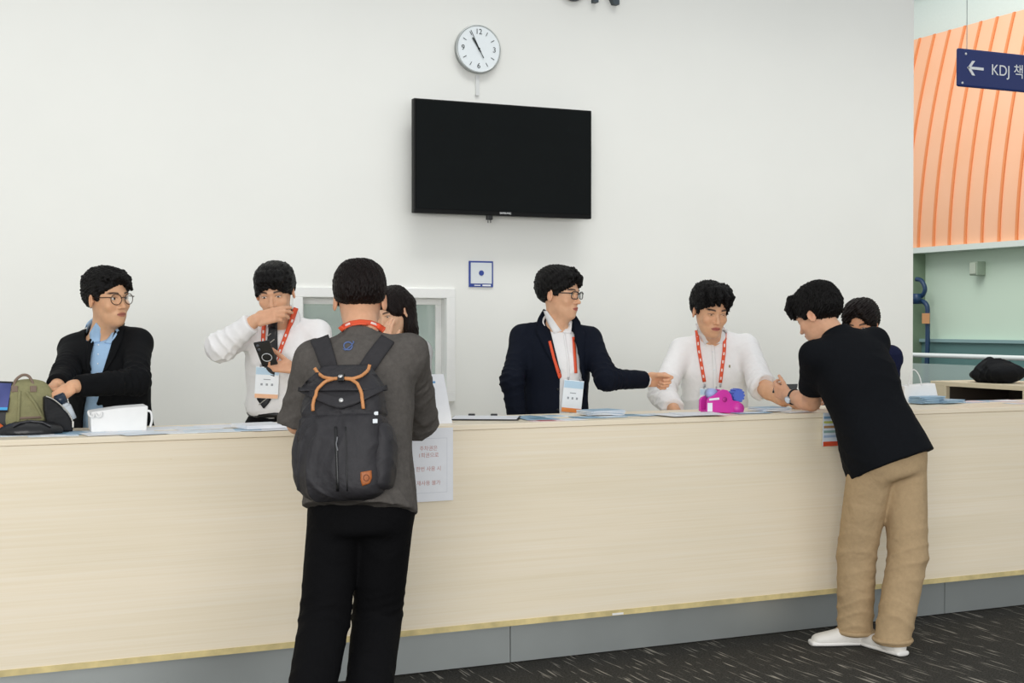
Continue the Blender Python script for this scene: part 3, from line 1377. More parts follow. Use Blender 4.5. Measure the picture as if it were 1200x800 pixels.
for (a, b, yy) in ((wx0 + .012, xm + .03, YW + .115), (xm - .03, wx1 - .012, YW + .075)):
    sf = MB()
    bw = .036
    sf.box(((a + b) / 2, yy, wz1 - .012 - bw / 2), (b - a, .03, bw)).box(((a + b) / 2, yy, wz0 + .012 + bw / 2), (b - a, .03, bw))
    sf.box((a + bw / 2, yy, zm), (bw, .03, H_ - .024 - 2 * bw)).box((b - bw / 2, yy, zm), (bw, .03, H_ - .024 - 2 * bw))
    so = struct(sf.build('window_sash', WHITEP, wn, bevel=.002))
    struct(MB().box(((a + b) / 2, yy, zm), (b - a - 2 * bw + .004, .006, H_ - .024 - 2 * bw + .004)).build('window_pane', GLASS, so))
# office behind the window
struct(MB().box((xm, YW + 1.3, 1.4), (4.0, .05, 2.8)).build('wall_office', plain('office_wall', 'c6cfc8', .8)))
struct(MB().box((xm - .35, YW + 1.2, wz1 - .02), (2.2, .1, .18)).build('trim_1', plain('office_beam', '8d9a8e', .7)))
cur = MB()
for k in range(14):
    x = wx1 - .07 - k * .022
    cur.cyl((x, YW + .28 + .012 * (k % 2), wz0 - .3), (x, YW + .28 + .012 * (k % 2), wz1 + .1), .014, seg=10)
tag(cur.build('window_curtain', plain('pale_curtain', 'd5e2dd', .8), smooth=True), 'pale vertical curtain edge hanging behind the right window pane', 'curtain')

# far hall on the right
XO = 12.0
z0o = atx(1076.7, 292, XO)[2]
z1o = atx(1070, 47, XO + .5)[2]
om = NT('orange_panel')
om.b.inputs['Roughness'].default_value = .55
v_ = om.coords((.5, .5, .5))
n_ = om.n('ShaderNodeTexNoise', Scale=2.0, Detail=3.0)
om.l(v_, n_.inputs['Vector'])
om.l(om.ramp(n_.outputs['Fac'], [(.3, lin('f0b58c')), (.7, lin('f3bd99'))]), om.b.inputs['Base Color'])
ORANGE = om.m
ORIB = plain('orange_rib', 'e38c55', .6)
nz = 24


def ox(z):
    return XO + .50 * max(0, (z - z0o) / (z1o - z0o)) ** 1.7


V, F = [], []
for i in range(nz + 1):
    z = z0o + (z1o - z0o) * i / nz
    for y in (8.0, 24.0):
        V += [(ox(z), y, z), (ox(z) + .2, y, z)]
for i in range(nz):
    a = i * 4
    F += [(a, a + 2, a + 6, a + 4), (a + 1, a + 5, a + 7, a + 3)]
F += [(0, 1, 3, 2), (nz * 4, nz * 4 + 2, nz * 4 + 3, nz * 4 + 1)]
hallw = mesh_np('wall_orange', V, F, ORANGE, None, False)
struct(hallw)
y1 = atx(1191.8, 290, XO)[1]
y0 = atx(1076.7, 292, XO)[1]
pitch = (y0 - y1) / 6
V, F = [], []
for k in range(-12, 34):
    y = y1 + k * pitch
    if y < 8.1:
        continue
    b0 = len(V)
    for i in range(nz + 1):
        z = z0o + (z1o - z0o) * i / nz
        x = ox(z)
        V += [(x + .01, y - .018, z), (x - .018, y - .018, z), (x - .018, y + .018, z), (x + .01, y + .018, z)]
    for i in range(nz):
        a = b0 + i * 4
        for j in range(3):
            F.append((a + j, a + 4 + j, a + 5 + j, a + 1 + j))
ribs = mesh_np('orange_battens', V, F, ORIB, hallw, False)
struct(ribs)
PALE = plain('pale_green_wall', 'd3e6d2', .7, var=.03, scale=.5)
struct(MB().box((XO + 1.0, 14, z1o + 2.0), (.2, 24, 4.6)).build('wall_upper', plain('pale_roof_cladding', 'd5e2dc', .7)))
struct(MB().box((XO + .75, 14, z1o + .75), (.1, 24, .05)).build('trim_2', plain('pale_roof_joint', 'c2d3ca', .7)))
struct(MB().box((XO + .25, 15, z0o / 2), (.2, 22, z0o)).build('wall_right', PALE))
struct(MB().box((XO + .05, 15, z0o - .02), (.3, 22, .07)).build('trim_3', plain('pale_ledge', 'dde6de', .5)))
zt = atx(1100, 400, XO)[2]
struct(MB().box((XO + .12, 15, zt / 2), (.06, 22, zt)).build('baseboard_right', plain('teal_dado', '5f8582', .5)))
struct(MB().box((XO + .10, 15, zt + .01), (.10, 22, .04)).build('trim_4', plain('teal_ledge', '8cabab', .4)))
gp = atx(1073.5, 370, XO)
struct(MB().box((XO + .05, gp[1] + .15, z0o / 2), (.2, .30, z0o)).build('trim_5', plain('olive_column', '7d9078', .6)))

rl = empty('glass_railing', (XO - .6, 12.5, 0), 'white railed glass balustrade in front of the teal band at right', 'railing')
zr = atx(1130, 417.5, XO - .6)[2]
RAILM = plain('white_rail', 'e9efec', .35)
MB().cyl((XO - .6, 9, zr), (XO - .6, 17, zr), .028).build('handrail', RAILM, rl, True)
for k in range(5):
    y = 10.0 + k * 1.75
    MB().box((XO - .6, y, zr / 2), (.04, .04, zr)).build('post', plain('rail_post', '9fb5b2', .4), rl)
    MB().box((XO - .6, y + .875, zr / 2 - .02), (.012, 1.66, zr - .16)).build('glass_panel', GLASS, rl)

PIPE = plain('navy_pipe', '1d3c5e', .4)
pp = empty('water_pipe', atx(1086, 445, XO - .05), 'navy blue pipe bend with valve on the pale green wall', 'pipe')


def ax_(u, v, X=XO - .05):
    return atx(u, v, X)


def curve(pts, n=6):
    P = [np.asarray(p, float) for p in pts]
    out = []
    for i in range(len(P) - 1):
        p0, p1, p2, p3 = P[max(i - 1, 0)], P[i], P[i + 1], P[min(i + 2, len(P) - 1)]
        for k in range(n):
            t = k / n
            out.append(.5 * (2 * p1 + (p2 - p0) * t + (2 * p0 - 5 * p1 + 4 * p2 - p3) * t * t + (3 * p1 - p0 - 3 * p2 + p3) * t**3))
    out.append(P[-1])
    return out


MB().tube(curve([ax_(1074, 327), ax_(1080, 329), ax_(1084, 338), ax_(1081, 346), ax_(1074, 349)]), .028, 12).build('upper_bend', PIPE, pp, True)
MB().tube(curve([ax_(1074, 352), ax_(1082, 353.5), ax_(1086.5, 359), ax_(1087, 372), ax_(1087, 400), ax_(1086, 440), ax_(1086, 440) * [1, 1, 0] + [0, 0, .02]]), .030, 12).build('down_pipe', PIPE, pp, True)
MB().cyl(ax_(1074.5, 344, XO - .1), ax_(1074.5, 356, XO - .1), .055).build('valve', PIPE, pp, True)
tagm = plain('orange_tag', 'd39a68', .6)
MB().box(ax_(1085, 373, XO - .10), (.01, .13, .13)).build('pipe_tag', tagm, pp)
sp = empty('wall_speaker', atx(1145.5, 322, XO), 'small grey green speaker box high on the pale green wall', 'speaker')
c = atx(1145.5, 314.5, XO + .08)
MB().box(c, (.14, .13, .17)).build('housing', plain('grey_green', '9fae9b', .5), sp, bevel=.01)
MB().box(c + np.array([-.075, 0, 0]), (.012, .10, .135)).build('grille', plain('grille_pale', 'b9c3b1', .5, bump=.6, bscale=300), sp, bevel=.004)

# counter
ct = empty('reception_counter', (3.2, 5.5, 0), 'long pale birch reception counter with recessed steel base', 'counter')
CX0, CX1 = -1.6, 8.2
MB().box(((CX0 + CX1) / 2, (YF - .004 + YB) / 2, TOP - .011), (CX1 - CX0, YB - YF + .008, .022)).build('countertop', WOOD, ct, bevel=.002)
MB().box(((CX0 + CX1) / 2, YF + .015, (PB + TOP - .023) / 2), (CX1 - CX0, .03, TOP - .023 - PB)).build('front_panel', WOOD, ct, bevel=.0015)
MB().box(((CX0 + CX1) / 2, YF - .001, PB + .013), (CX1 - CX0, .003, .024)).build('edge_tape', TAPE, ct)
jx = [at(598, 760, YK)[0], at(1107, 700, YK)[0]]
st_ = jx[1] - jx[0]
edges = [jx[0] - st_ * k for k in (3, 2, 1)] + jx + [jx[1] + st_, jx[1] + 2 * st_]
for k in range(len(edges) - 1):
    a, b = max(edges[k], CX0), min(edges[k + 1], CX1)
    if b > a:
        MB().box(((a + b) / 2, YK + .01, PB / 2 + .02), (b - a - .004, .02, PB + .03)).build('kick_panel', STEEL, ct)
MB().box(((CX0 + CX1) / 2, YK + .04, PB / 2 + .02), (CX1 - CX0, .03, PB + .02)).build('base_frame', BLACKP, ct)
MB().box(((CX0 + CX1) / 2, YB - .02, .5), (CX1 - CX0, .02, 1.0)).build('inner_panel', WOOD, ct)
MB().box(((CX0 + CX1) / 2, YF + .2, .55), (CX1 - CX0, .35, .02)).build('shelf', WOOD, ct)
lb = at(724, 719, YF - .004)
MB().box(lb, (.055, .002, .009)).build('inventory_sticker', plain('sticker_white', 'eeeeea', .5), ct)

# television
tv = empty('wall_television', at(590, 190, YW), 'large black flat television mounted on the white wall below the clock', 'television')
a, b = at(485.5, 181, YW - .13), at(693.5, 192, YW - .13)
xa, xb = a[0], b[0]
zt_ = at(485.5, 114.5, YW - .13)[2]
zb_ = at(485.5, 249, YW - .13)[2]
scr = NT('tv_screen')
scr.b.inputs['Base Color'].default_value = lin('0c1010')
scr.b.inputs['Roughness'].default_value = .16
scr.b.inputs['Specular IOR Level'].default_value = .14
n_ = scr.n('ShaderNodeTexNoise', Scale=6.0)
scr.l(scr.ramp(n_.outputs['Fac'], [(0, lin('060909')), (1, lin('0a0e0e'))]), scr.b.inputs['Base Color'])
tx, tz = (xa + xb) / 2, (zt_ + zb_) / 2
MB().box((tx, YW - .105, tz), (xb - xa, .045, zt_ - zb_)).build('television_case', plain('television_black', '060707', .45, spec=.2), tv, bevel=.004)
MB().box((tx, YW - .1295, tz + .008), (xb - xa - .022, .006, zt_ - zb_ - .034)).build('screen', scr.m, tv)
MB().box((tx, YW - .05, tz), (.5, .1, .35)).build('wall_bracket', BLACKP, tv)
text('brand_lettering', 'SAMSUNG', (at(592, 250.5, YW - .129)[0], YW - .1335, zb_ + .014), (1, 0, 0), (0, 0, 1), .016, plain('print_white', 'd9dcdc', .4), tv)
pb_ = at(573, 254, YW - .1)
MB().box((pb_[0], YW - .105, zb_ - .010), (.034, .03, .03)).build('sensor', BLACKP, tv, bevel=.004)
MB().cyl((pb_[0] - .008, YW - .105, zb_ - .024), (pb_[0] - .008, YW - .105, zb_ - .042), .0025).cyl((pb_[0] + .008, YW - .105, zb_ - .024), (pb_[0] + .008, YW - .105, zb_ - .042), .0025).build('prong', BLACKP, tv)

# clock
c = at(560.5, 57.5, YW - .03)
cr = (at(560, 29.5, YW - .03)[2] - at(560, 86.5, YW - .03)[2]) / 2
ck = empty('wall_clock', at(560, 87, YW), 'round grey rimmed white wall clock above the television', 'clock')
CH = plain('grey_rim', 'aeb3b1', .3, metal=.5)
m = MB().tube([(c[0] + cr * .955 * math.cos(k / 64 * 6.28318), YW - .032, c[2] + cr * .955 * math.sin(k / 64 * 6.28318)) for k in range(64)], cr * .045, 12, True)
m.cyl((c[0], YW, c[2]), (c[0], YW - .034, c[2]), cr * .975, seg=64)
m.build('clock_rim', CH, ck, True)
MB().cyl((c[0], YW - .03, c[2]), (c[0], YW - .037, c[2]), cr * .925, seg=64).build('clock_face', plain('clock_white', 'dfe6e8', .35), ck)
INK = plain('clock_ink', '27302e', .5)
yf = YW - .038
for k in range(12):
    an = math.radians(90 - 30 * k)
    if k % 3:
        p0 = np.array([c[0] + cr * .80 * math.cos(an), yf, c[2] + cr * .80 * math.sin(an)])
        p1 = np.array([c[0] + cr * .64 * math.cos(an), yf, c[2] + cr * .64 * math.sin(an)])
        MB().cyl(p0, p1, cr * .014, seg=6).build('hour_mark', INK, ck)
for s_, an in (('12', 90), ('3', 0), ('6', -90), ('9', 180)):
    q = math.radians(an)
    text('clock_numeral', s_, (c[0] + cr * .70 * math.cos(q), yf, c[2] + cr * .70 * math.sin(q)), (1, 0, 0), (0, 0, 1), cr * .31, INK, ck)


def hand_(ang, r0, r1, w, y, nm):
    q = math.radians(90 - ang)
    d = np.array([math.cos(q), 0, math.sin(q)])
    s_ = np.array([-d[2], 0, d[0]]) * w
    o = np.array([c[0], y, c[2]])
    MB().prism([o + d * r0 - s_ * .7, o + d * r1 - s_, o + d * r1 + s_, o + d * r0 + s_ * .7], (0, -.002, 0)).build(nm, INK, ck)


hand_(327, -.02, cr * .52, cr * .035, yf - .002, 'hour_hand')
hand_(151, -.02, cr * .42, cr * .016, yf - .004, 'second_hand')
hand_(333, -.02, cr * .82, cr * .012, yf - .006, 'minute_hand')
MB().cyl((c[0], yf, c[2]), (c[0], yf - .008, c[2]), cr * .04).build('hub', INK, ck, True)
a, b = at(558.5, 88, YW - .006), at(560, 112, YW - .006)
tag(MB().box(((a[0] + b[0]) / 2, YW - .006, (a[2] + b[2]) / 2), (.022, .012, a[2] - b[2])).build('cable_duct', plain('duct_white', 'd2d4d2', .5)), 'short white cable duct on the wall between clock and television', 'cable duct')

# blue bordered poster
ps = empty('wall_poster', at(563, 336, YW), 'small blue bordered square poster on the wall below the television', 'poster')
a, b = at(549, 305.5, YW), at(577.5, 336.5, YW)
px, pz, pw, ph_ = (a[0] + b[0]) / 2, (a[2] + b[2]) / 2, b[0] - a[0], a[2] - b[2]
BLUE = plain('poster_blue', '28418f', .4)
MB().box((px, YW - .004, pz), (pw, .006, ph_)).build('border', BLUE, ps, bevel=.002)
MB().box((px, YW - .008, pz + ph_ * .035), (pw * .86, .004, ph_ * .80)).build('face', plain('poster_face', 'd2d8da', .4), ps)
MB().cyl((px, YW - .009, pz + ph_ * .04), (px, YW - .0125, pz + ph_ * .04), pw * .10).build('emblem', BLUE, ps)
MB().box((px + pw * .22, YW - .008, pz - ph_ * .435), (pw * .34, .004, ph_ * .06)).build('bottom_label', plain('poster_label', 'dfe3e8', .4), ps)
MB().box((px - pw * .16, YW - .008, pz - ph_ * .435), (pw * .25, .004, ph_ * .035)).build('bottom_lettering', plain('poster_label', 'dfe3e8', .4), ps)

# letters high on the wall, only their feet reach into view
lt = empty('wall_lettering', at(695, -30, YW), 'dark raised letters high on the white wall above the television', 'lettering')
LM = plain('letter_slate', '39444a', .5)
zb0 = at(695, 3.0, YW - .02)[2]
Hh = .26
xO = at(670, 0, YW)[0]
MB().tube([(xO + .085 * math.cos(k / 40 * 6.28318), YW - .02, zb0 + Hh / 2 + (Hh / 2 - .015) * math.sin(k / 40 * 6.28318)) for k in range(40)], .02, 10, True).build('letter_o', LM, lt, True)
xl, xr = at(693, 0, YW)[0], at(722, 0, YW)[0]
m = MB()
for x in (xl + .0135, xr - .0135):
    m.box((x, YW - .02, zb0 + Hh / 2), (.03, .04, Hh))
m.prism([(xl, YW - .0395, zb0 + Hh), (xl + .034, YW - .0395, zb0 + Hh), (xr, YW - .0395, zb0), (xr - .034, YW - .0395, zb0)], (0, .039, 0))
m.build('letter_n', LM, lt)

# hanging direction sign
YS = 8.3
sg = empty('hanging_sign', at(1180, 107, YS), 'navy hanging direction sign with white arrow at the top right', 'sign')
NAVY = plain('sign_navy', '1e2f6e', .4)
a, b = at(1121.5, 56, YS), at(1260, 101, YS)
zt2, zb2 = at(1130, 57, YS)[2], at(1130, 102, YS)[2]
MB().box(((a[0] + b[0]) / 2, YS, (zt2 + zb2) / 2), (b[0] - a[0], .03, zt2 - zb2)).build('sign_board', NAVY, sg, bevel=.03)
SW = plain('sign_white', 'eef1f3', .4)
zc = (zt2 + zb2) / 2
hh = zt2 - zb2
xa_ = at(1131.5, 80, YS)[0]
xb_ = at(1150.5, 80, YS)[0]
m = MB().box(((xa_ + xb_) / 2 + .01, YS - .018, zc), (xb_ - xa_ - .02, .006, hh * .07))
for sgn in (1, -1):
    m.prism([(xa_, YS - .021, zc - sgn * hh * .02), (xa_ + hh * .09, YS - .021, zc - sgn * hh * .02), (xa_ + hh * .26, YS - .021, zc + sgn * hh * .19), (xa_ + hh * .17, YS - .021, zc + sgn * hh * .19)], (0, .006, 0))
m.build('arrow', SW, sg)
text('sign_lettering', 'KDJ 책마', (at(1159.5, 84, YS)[0], YS - .018, zc), (1, 0, 0), (0, 0, 1), hh * .40, SW, sg, .001, 'LEFT')
for u_, v_ in ((1132, 63), (1128, 97)):
    p = at(u_, v_, YS - .018)
    MB().cyl((p[0], YS - .012, p[2]), (p[0], YS - .02, p[2]), .009).build('fixing_screw', SW, sg, True)
for u_ in (1133, 1250):
    p = at(u_, 60, YS)
    MB().cyl((p[0], YS, zt2 - .01), (p[0], YS, 6.0), .003).build('hanging_wire', plain('wire_grey', '9aa5a3', .4, metal=.5), sg)

# ------------------------------------------------------------ the people
WSHIRT = cloth('white_shirt_cotton', 'ecebea', .02, .8, .2, folds=.55)
DARKSUIT = cloth('black_suit_wool', '0f1012', .12, .8, .3, folds=.35)
NAVYSUIT = cloth('navy_suit_wool', '0e131f', .10, .8, .3, folds=.3)
DARKTROU = cloth('black_trouser_cloth', '0d0d0f', .12, .85, .3, folds=.5)
SHOEBLK = plain('black_shoe_leather', '141313', .35)
SOLEBLK = plain('black_rubber', '0e0e0e', .7)
LAN = plain('orange_lanyard', 'e2552f', .6)
LANW = plain('lanyard_print', 'f3e3dc', .6)
CARD = plain('badge_white', 'eaf0f4', .35)
CARDB = plain('badge_light_blue', 'b6d4e8', .4)
CARDO = plain('badge_orange', 'e8893a', .45)
GREYP = plain('print_grey', '9aa0a6', .6)
CLEAR = plain('clip_silver', 'b9bcc0', .3, metal=.8)


def sym(rows):
    return [(z, 0, c, a, b) for z, c, a, b in rows]


def stand_legs(P, floor=0.0, spread=.10, toe=0.0):
    """legs straight down from the hips, for people behind the counter"""
    kn, an = [], []
    for q in (1, -1):
        h = P.hips[q]
        X = P.T[:, 0]
        kn.append([h[0] + X[0] * q * .01, h[1] + X[1] * q * .01, .50])
        an.append([h[0] + X[0] * q * .02, h[1] + X[1] * q * .02, .09])
    P.legs(kn, an)


def trousers(P, mat, r=(.098, .075, .062), name='trousers', h=.009, waist=.10, cut=.05, seed=0, amp=.004, belt=None):
    p = [U(P.torso(sym([(-.12, 0, .12, .10), (-.04, 0, .168, .115), (.02, 0, .165, .115), (waist, 0, .150, .108)])), .02)]
    for q in (1, -1):
        p.append(leg_prims(P.hips[q], P.kn[q], P.an[q], r, cut, seed + q, amp))
    pts = [P.pelvis, P.tl(0, 0, waist)] + list(P.kn.values()) + list(P.an.values())
    o = sdf_obj(name, p, pts, .20, h, mat, P.root)
    P.tp = p
    return o


def shoes(P, mat=None, sole=None, name='dress_shoe'):
    d = P.T[:, 1]
    for q in (1, -1):
        shoe(name, P, P.an[q], d, mat or SHOEBLK, sole or SOLEBLK)


def pad(pts, P):
    return pts + [P.tl(x, y, z) for x in (.2, -.2) for y in (.16, -.16) for z in (-.05, P.L)]


def card(name, P, prims, quad, lift=.006):
    pass


def lanyard(label, who, prims, left, right, w, badge=None, tags=True, lift=.003):
    """left/right strap paths as seen; badge = four corners as seen (tl, tr, br, bl)"""
    p0, _ = cast(prims, [left[0][0]], [left[0][1]])
    g = empty('badge_lanyard', p0[0], label, 'lanyard')
    for pth in (left, right):
        if not pth:
            continue
        s = band('strap', prims, pth, w, LAN, g, lift + .003, .0016, 3)
        if tags:
            pr = resample(pth, 200)
            Ls = np.r_[0, np.cumsum(np.linalg.norm(np.diff(pr, axis=0), axis=1))]
            n = int(Ls[-1] / 9.5)
            for k in range(n):
                a = 4 + k * 9.5
                seg = np.stack([np.interp([a, a + 1.7, a + 3.4], Ls, pr[:, i]) for i in (0, 1)], 1)
                ww = w if not hasattr(w, '__len__') else (w[0] + w[1]) / 2
                band('strap_print', prims, seg, ww * .42, LANW, s, lift + .0042, .0012, 2)
    return g


def badge(g, prims, cx, cy, w, h, tilt=0.0, top=CARDB, low=CARDO, lift=.010, C=None, back=False):
    """card hanging on a lanyard: centre as seen, size in metres"""
    P, _ = cast(prims, [cx], [cy])
    q = P[0]
    N = unit([CAMP[0] - q[0], CAMP[1] - q[1], 0])
    n0 = grad(prims, P)[0]
    n0[2] = 0
    N = unit(N * .6 + unit(n0) * .6)
    X = np.array([-N[1], N[0], 0])
    t = math.radians(tilt)
    Z = np.array([0, 0, 1.0]) * math.cos(t) + X * math.sin(t)
    X = np.cross(Z, N) * 1.0
    X = unit(X)
    R = rotm(X, N, Z)
    c = q + N * lift
    b = MB().box(c, (w, .003, h), R, .001).build('badge_card', CARD, g)
    MB().box(c + N * .002 + Z * h * .36, (w * .96, .0014, h * .22), R).build('header_print', top, b)
    MB().box(c + N * .002 - Z * h * .43, (w * .98, .0014, h * .13), R).build('footer_print', low, b)
    for k in (-1, 0, 1):
        MB().box(c + N * .002 - Z * h * .06 + X * k * w * .22, (w * .09, .0012, h * .07), R).build('character_print', GREYP, b)
    MB().box(c + N * .002 + Z * h * .10, (w * .30, .0012, h * .025), R).build('small_print', GREYP, b)
    for k in (-1, 1):
        MB().cyl(c + X * k * w * .3 + Z * h * .49, c + X * k * w * .3 + Z * h * .58, .004, seg=10).build('clip', CLEAR, g, True)
    return b


def collar(P, prims, A, B, mat, name='collar', lift=.003, thick=.004):
    return patch(name, prims, A, B, mat, P.root, lift, thick, 10, 5)



def suit_collar(P, mat):
    ring_collar(P, 'jacket_collar', mat, r=.068, top=.022, tilt=.030, leaf=.030, point=.03, gap=88, flare=.004, base=-.03, thick=.004, fwd=.004, rx=1.0)


# ---- man in the dark suit with round glasses, at the left
def build_p1():
    neck = at(122, 390, 6.10)
    pel = at(136, 555, 6.08)
    pel[2] = .88
    P = Person('man in black suit and light blue shirt with round glasses at far left',
               [pel[0], pel[1], 0], pel, neck, -34, at(127, 349, 6.02), 38, 2, 3, 1.0, sh=.162, skin='e0b08a', lips='b3705f')
    P.arm('R', reach(P.sR, .27, 77, 437), at(66, 452, 5.74))
    P.arm('L', reach(P.sL, .28, 160, 447), at(84, 453, 5.62))
    stand_legs(P)
    P.hand('R', D(-.62, -.25, .7), D(.35, -1, -.1), D(-.2, .2, 1), [(40, 60, 35), (45, 60, 35), (50, 60, 35), (55, 60, 35)], s=.9, thumb_dir=(.3, .9, .5))
    P.hand('L', D(-.45, -.45, .6), D(-.3, -1, -.3), D(.1, .3, 1) * -1, [(25, 45, 25), (30, 45, 25), (40, 50, 30), (50, 50, 30)], tc=5, s=.9)
    P.body(slim=.92)
    P.eyes((-.15, -.05))
    shirt = [U(P.torso(sym([(-.10, 0, .16, .11), (.15, 0, .15, .112), (.36, .0, .155, .118), (.50, -.005, .14, .09), (P.L, 0, .075, .06)])), .02),
             U(cone(P.neck - P.T[:, 2] * .03, P.neck + P.T[:, 2] * .02, .066, .060), .02), P.necknip(.016), DISP(folds(11, .002, 45))]
    BLUESH = cloth('light_blue_shirt', 'a3c3e2', .04, .8, .2, folds=.5)
    sdf_obj('shirt', shirt, pad([P.pelvis, P.neck], P), .08, .006, BLUESH, P.root)
    st = [(-.25, .0, .195, .140), (0, 0, .19, .138), (.2, 0, .172, .132), (.38, 0, .178, .138), (P.L - .07, 0, .165, .11), (P.L - .01, -.005, .10, .075)]
    j = [U(P.torso(sym(st)), .02)]
    for q, s_ in ((1, P.sR), (-1, P.sL)):
        j.append(U(cone(P.tl(q * .055, -.01, P.L - .012), s_, .046, .055), .05))
    j.append(S(grp([U(cone(P.neck + P.T[:, 1] * .02, P.hl(0, -.01, -.02), .070, .075))]), .008))
    Y = P.T[:, 1]
    A = CAMP
    j.append(S(wedge(plane(A, np.cross(ray(113, 370), ray(104, 440))), plane(A, np.cross(ray(122, 440), ray(140, 372))), plane(P.tl(0, .05, 0), -Y)), .006))
    j.append(S(wedge(plane(A, np.cross(ray(108, 440), ray(112, 500))), plane(A, np.cross(ray(122, 490), ray(116, 440))), plane(P.tl(0, .06, 0), -Y), plane(P.tl(0, 0, .24), P.T[:, 2])), .005))
    P.chest = [U(grp(list(j))), U(grp(shirt))]
    for sd, seed in (('R', 3), ('L', 8)):
        a, e, w = P.arms[sd]
        j.append(sleeve_prims(a, e, w, (.058, .054, .044), t1=.92, seed=seed, amp=.006, freq=80))
    j.append(DISP(folds(21, .003, 38)))
    sdf_obj('suit_jacket', j, pad([P.pelvis - [0, 0, .2], P.neck, *P.arms['R'], *P.arms['L']], P), .10, .005, DARKSUIT, P.root)
    allp = P.chest
    patch('lapel', allp, [(113, 388), (103, 402), (101, 425), (105, 445)], [(117, 383), (109, 400), (105, 425), (106, 445)], DARKSUIT, P.root, .003, .004, 16, 4)
    patch('lapel', allp, [(137, 380), (132, 400), (124, 425), (119, 441)], [(146, 380), (144, 398), (134, 420), (120, 442)], DARKSUIT, P.root, .003, .004, 16, 4)
    ring_collar(P, 'shirt_collar', BLUESH, gap=70, r=.062, leaf=.026, point=.03, flare=.004, top=.045)
    nc = P.chest + [U(cone(P.neck - P.T[:, 2] * .02 + P.T[:, 1] * .012, P.hl(0, -.022, -.045), .056, .054), .01)]
    collar(P, nc, [(113, 378), (106, 390), (107, 402)], [(119, 385), (118, 394), (117, 401)], BLUESH, 'collar_leaf')
    collar(P, nc, [(137, 384), (131, 392), (123, 402)], [(140, 388), (136, 395), (130, 403)], BLUESH, 'collar_leaf')
    suit_collar(P, DARKSUIT)
    for v in (404, 415, 426, 437):
        p, _ = cast(allp, [115.5 - (v - 402) * .03], [v])
        MB().sphere(p[0], .0035).build('shirt_button', plain('button_pearl', 'e6ebf0', .3), P.root, True)
    trousers(P, DARKTROU)
    shoes(P)
    P.hair(BLACKHAIR, top=.016, side=.010, back=.010, nape=-.050, temple=.02, face=(.060, -.034, .092), seed=4,
           locks=[([(-.045, .040, .105), (-.052, .070, .080), (-.066, .070, .035)], .016, .005), ([(-.015, .045, .110), (-.025, .080, .088), (-.052, .082, .046)], .016, .005), ([(-.0, .055, .108), (-.015, .083, .088), (-.040, .088, .052)], .013, .004),
                  ([(.03, .045, .110), (.012, .078, .092), (-.018, .086, .073)], .014, .006), ([(.05, .02, .100), (.048, .05, .088), (.020, .078, .085)], .012, .006),
                  ([(-.01, -.06, .110), (.01, -.09, .122), (.02, -.11, .110)], .004, .002), ([(.03, -.10, .08), (.035, -.125, .090), (.035, -.13, .07)], .004, .002)],
           flow=np.array([-.6, .8, -.3]))
    P.glasses('round', plain('bronze_wire', '4a382c', .35, metal=.6), r=.0225, wire=.0017)
    return P


P1 = build_p1()


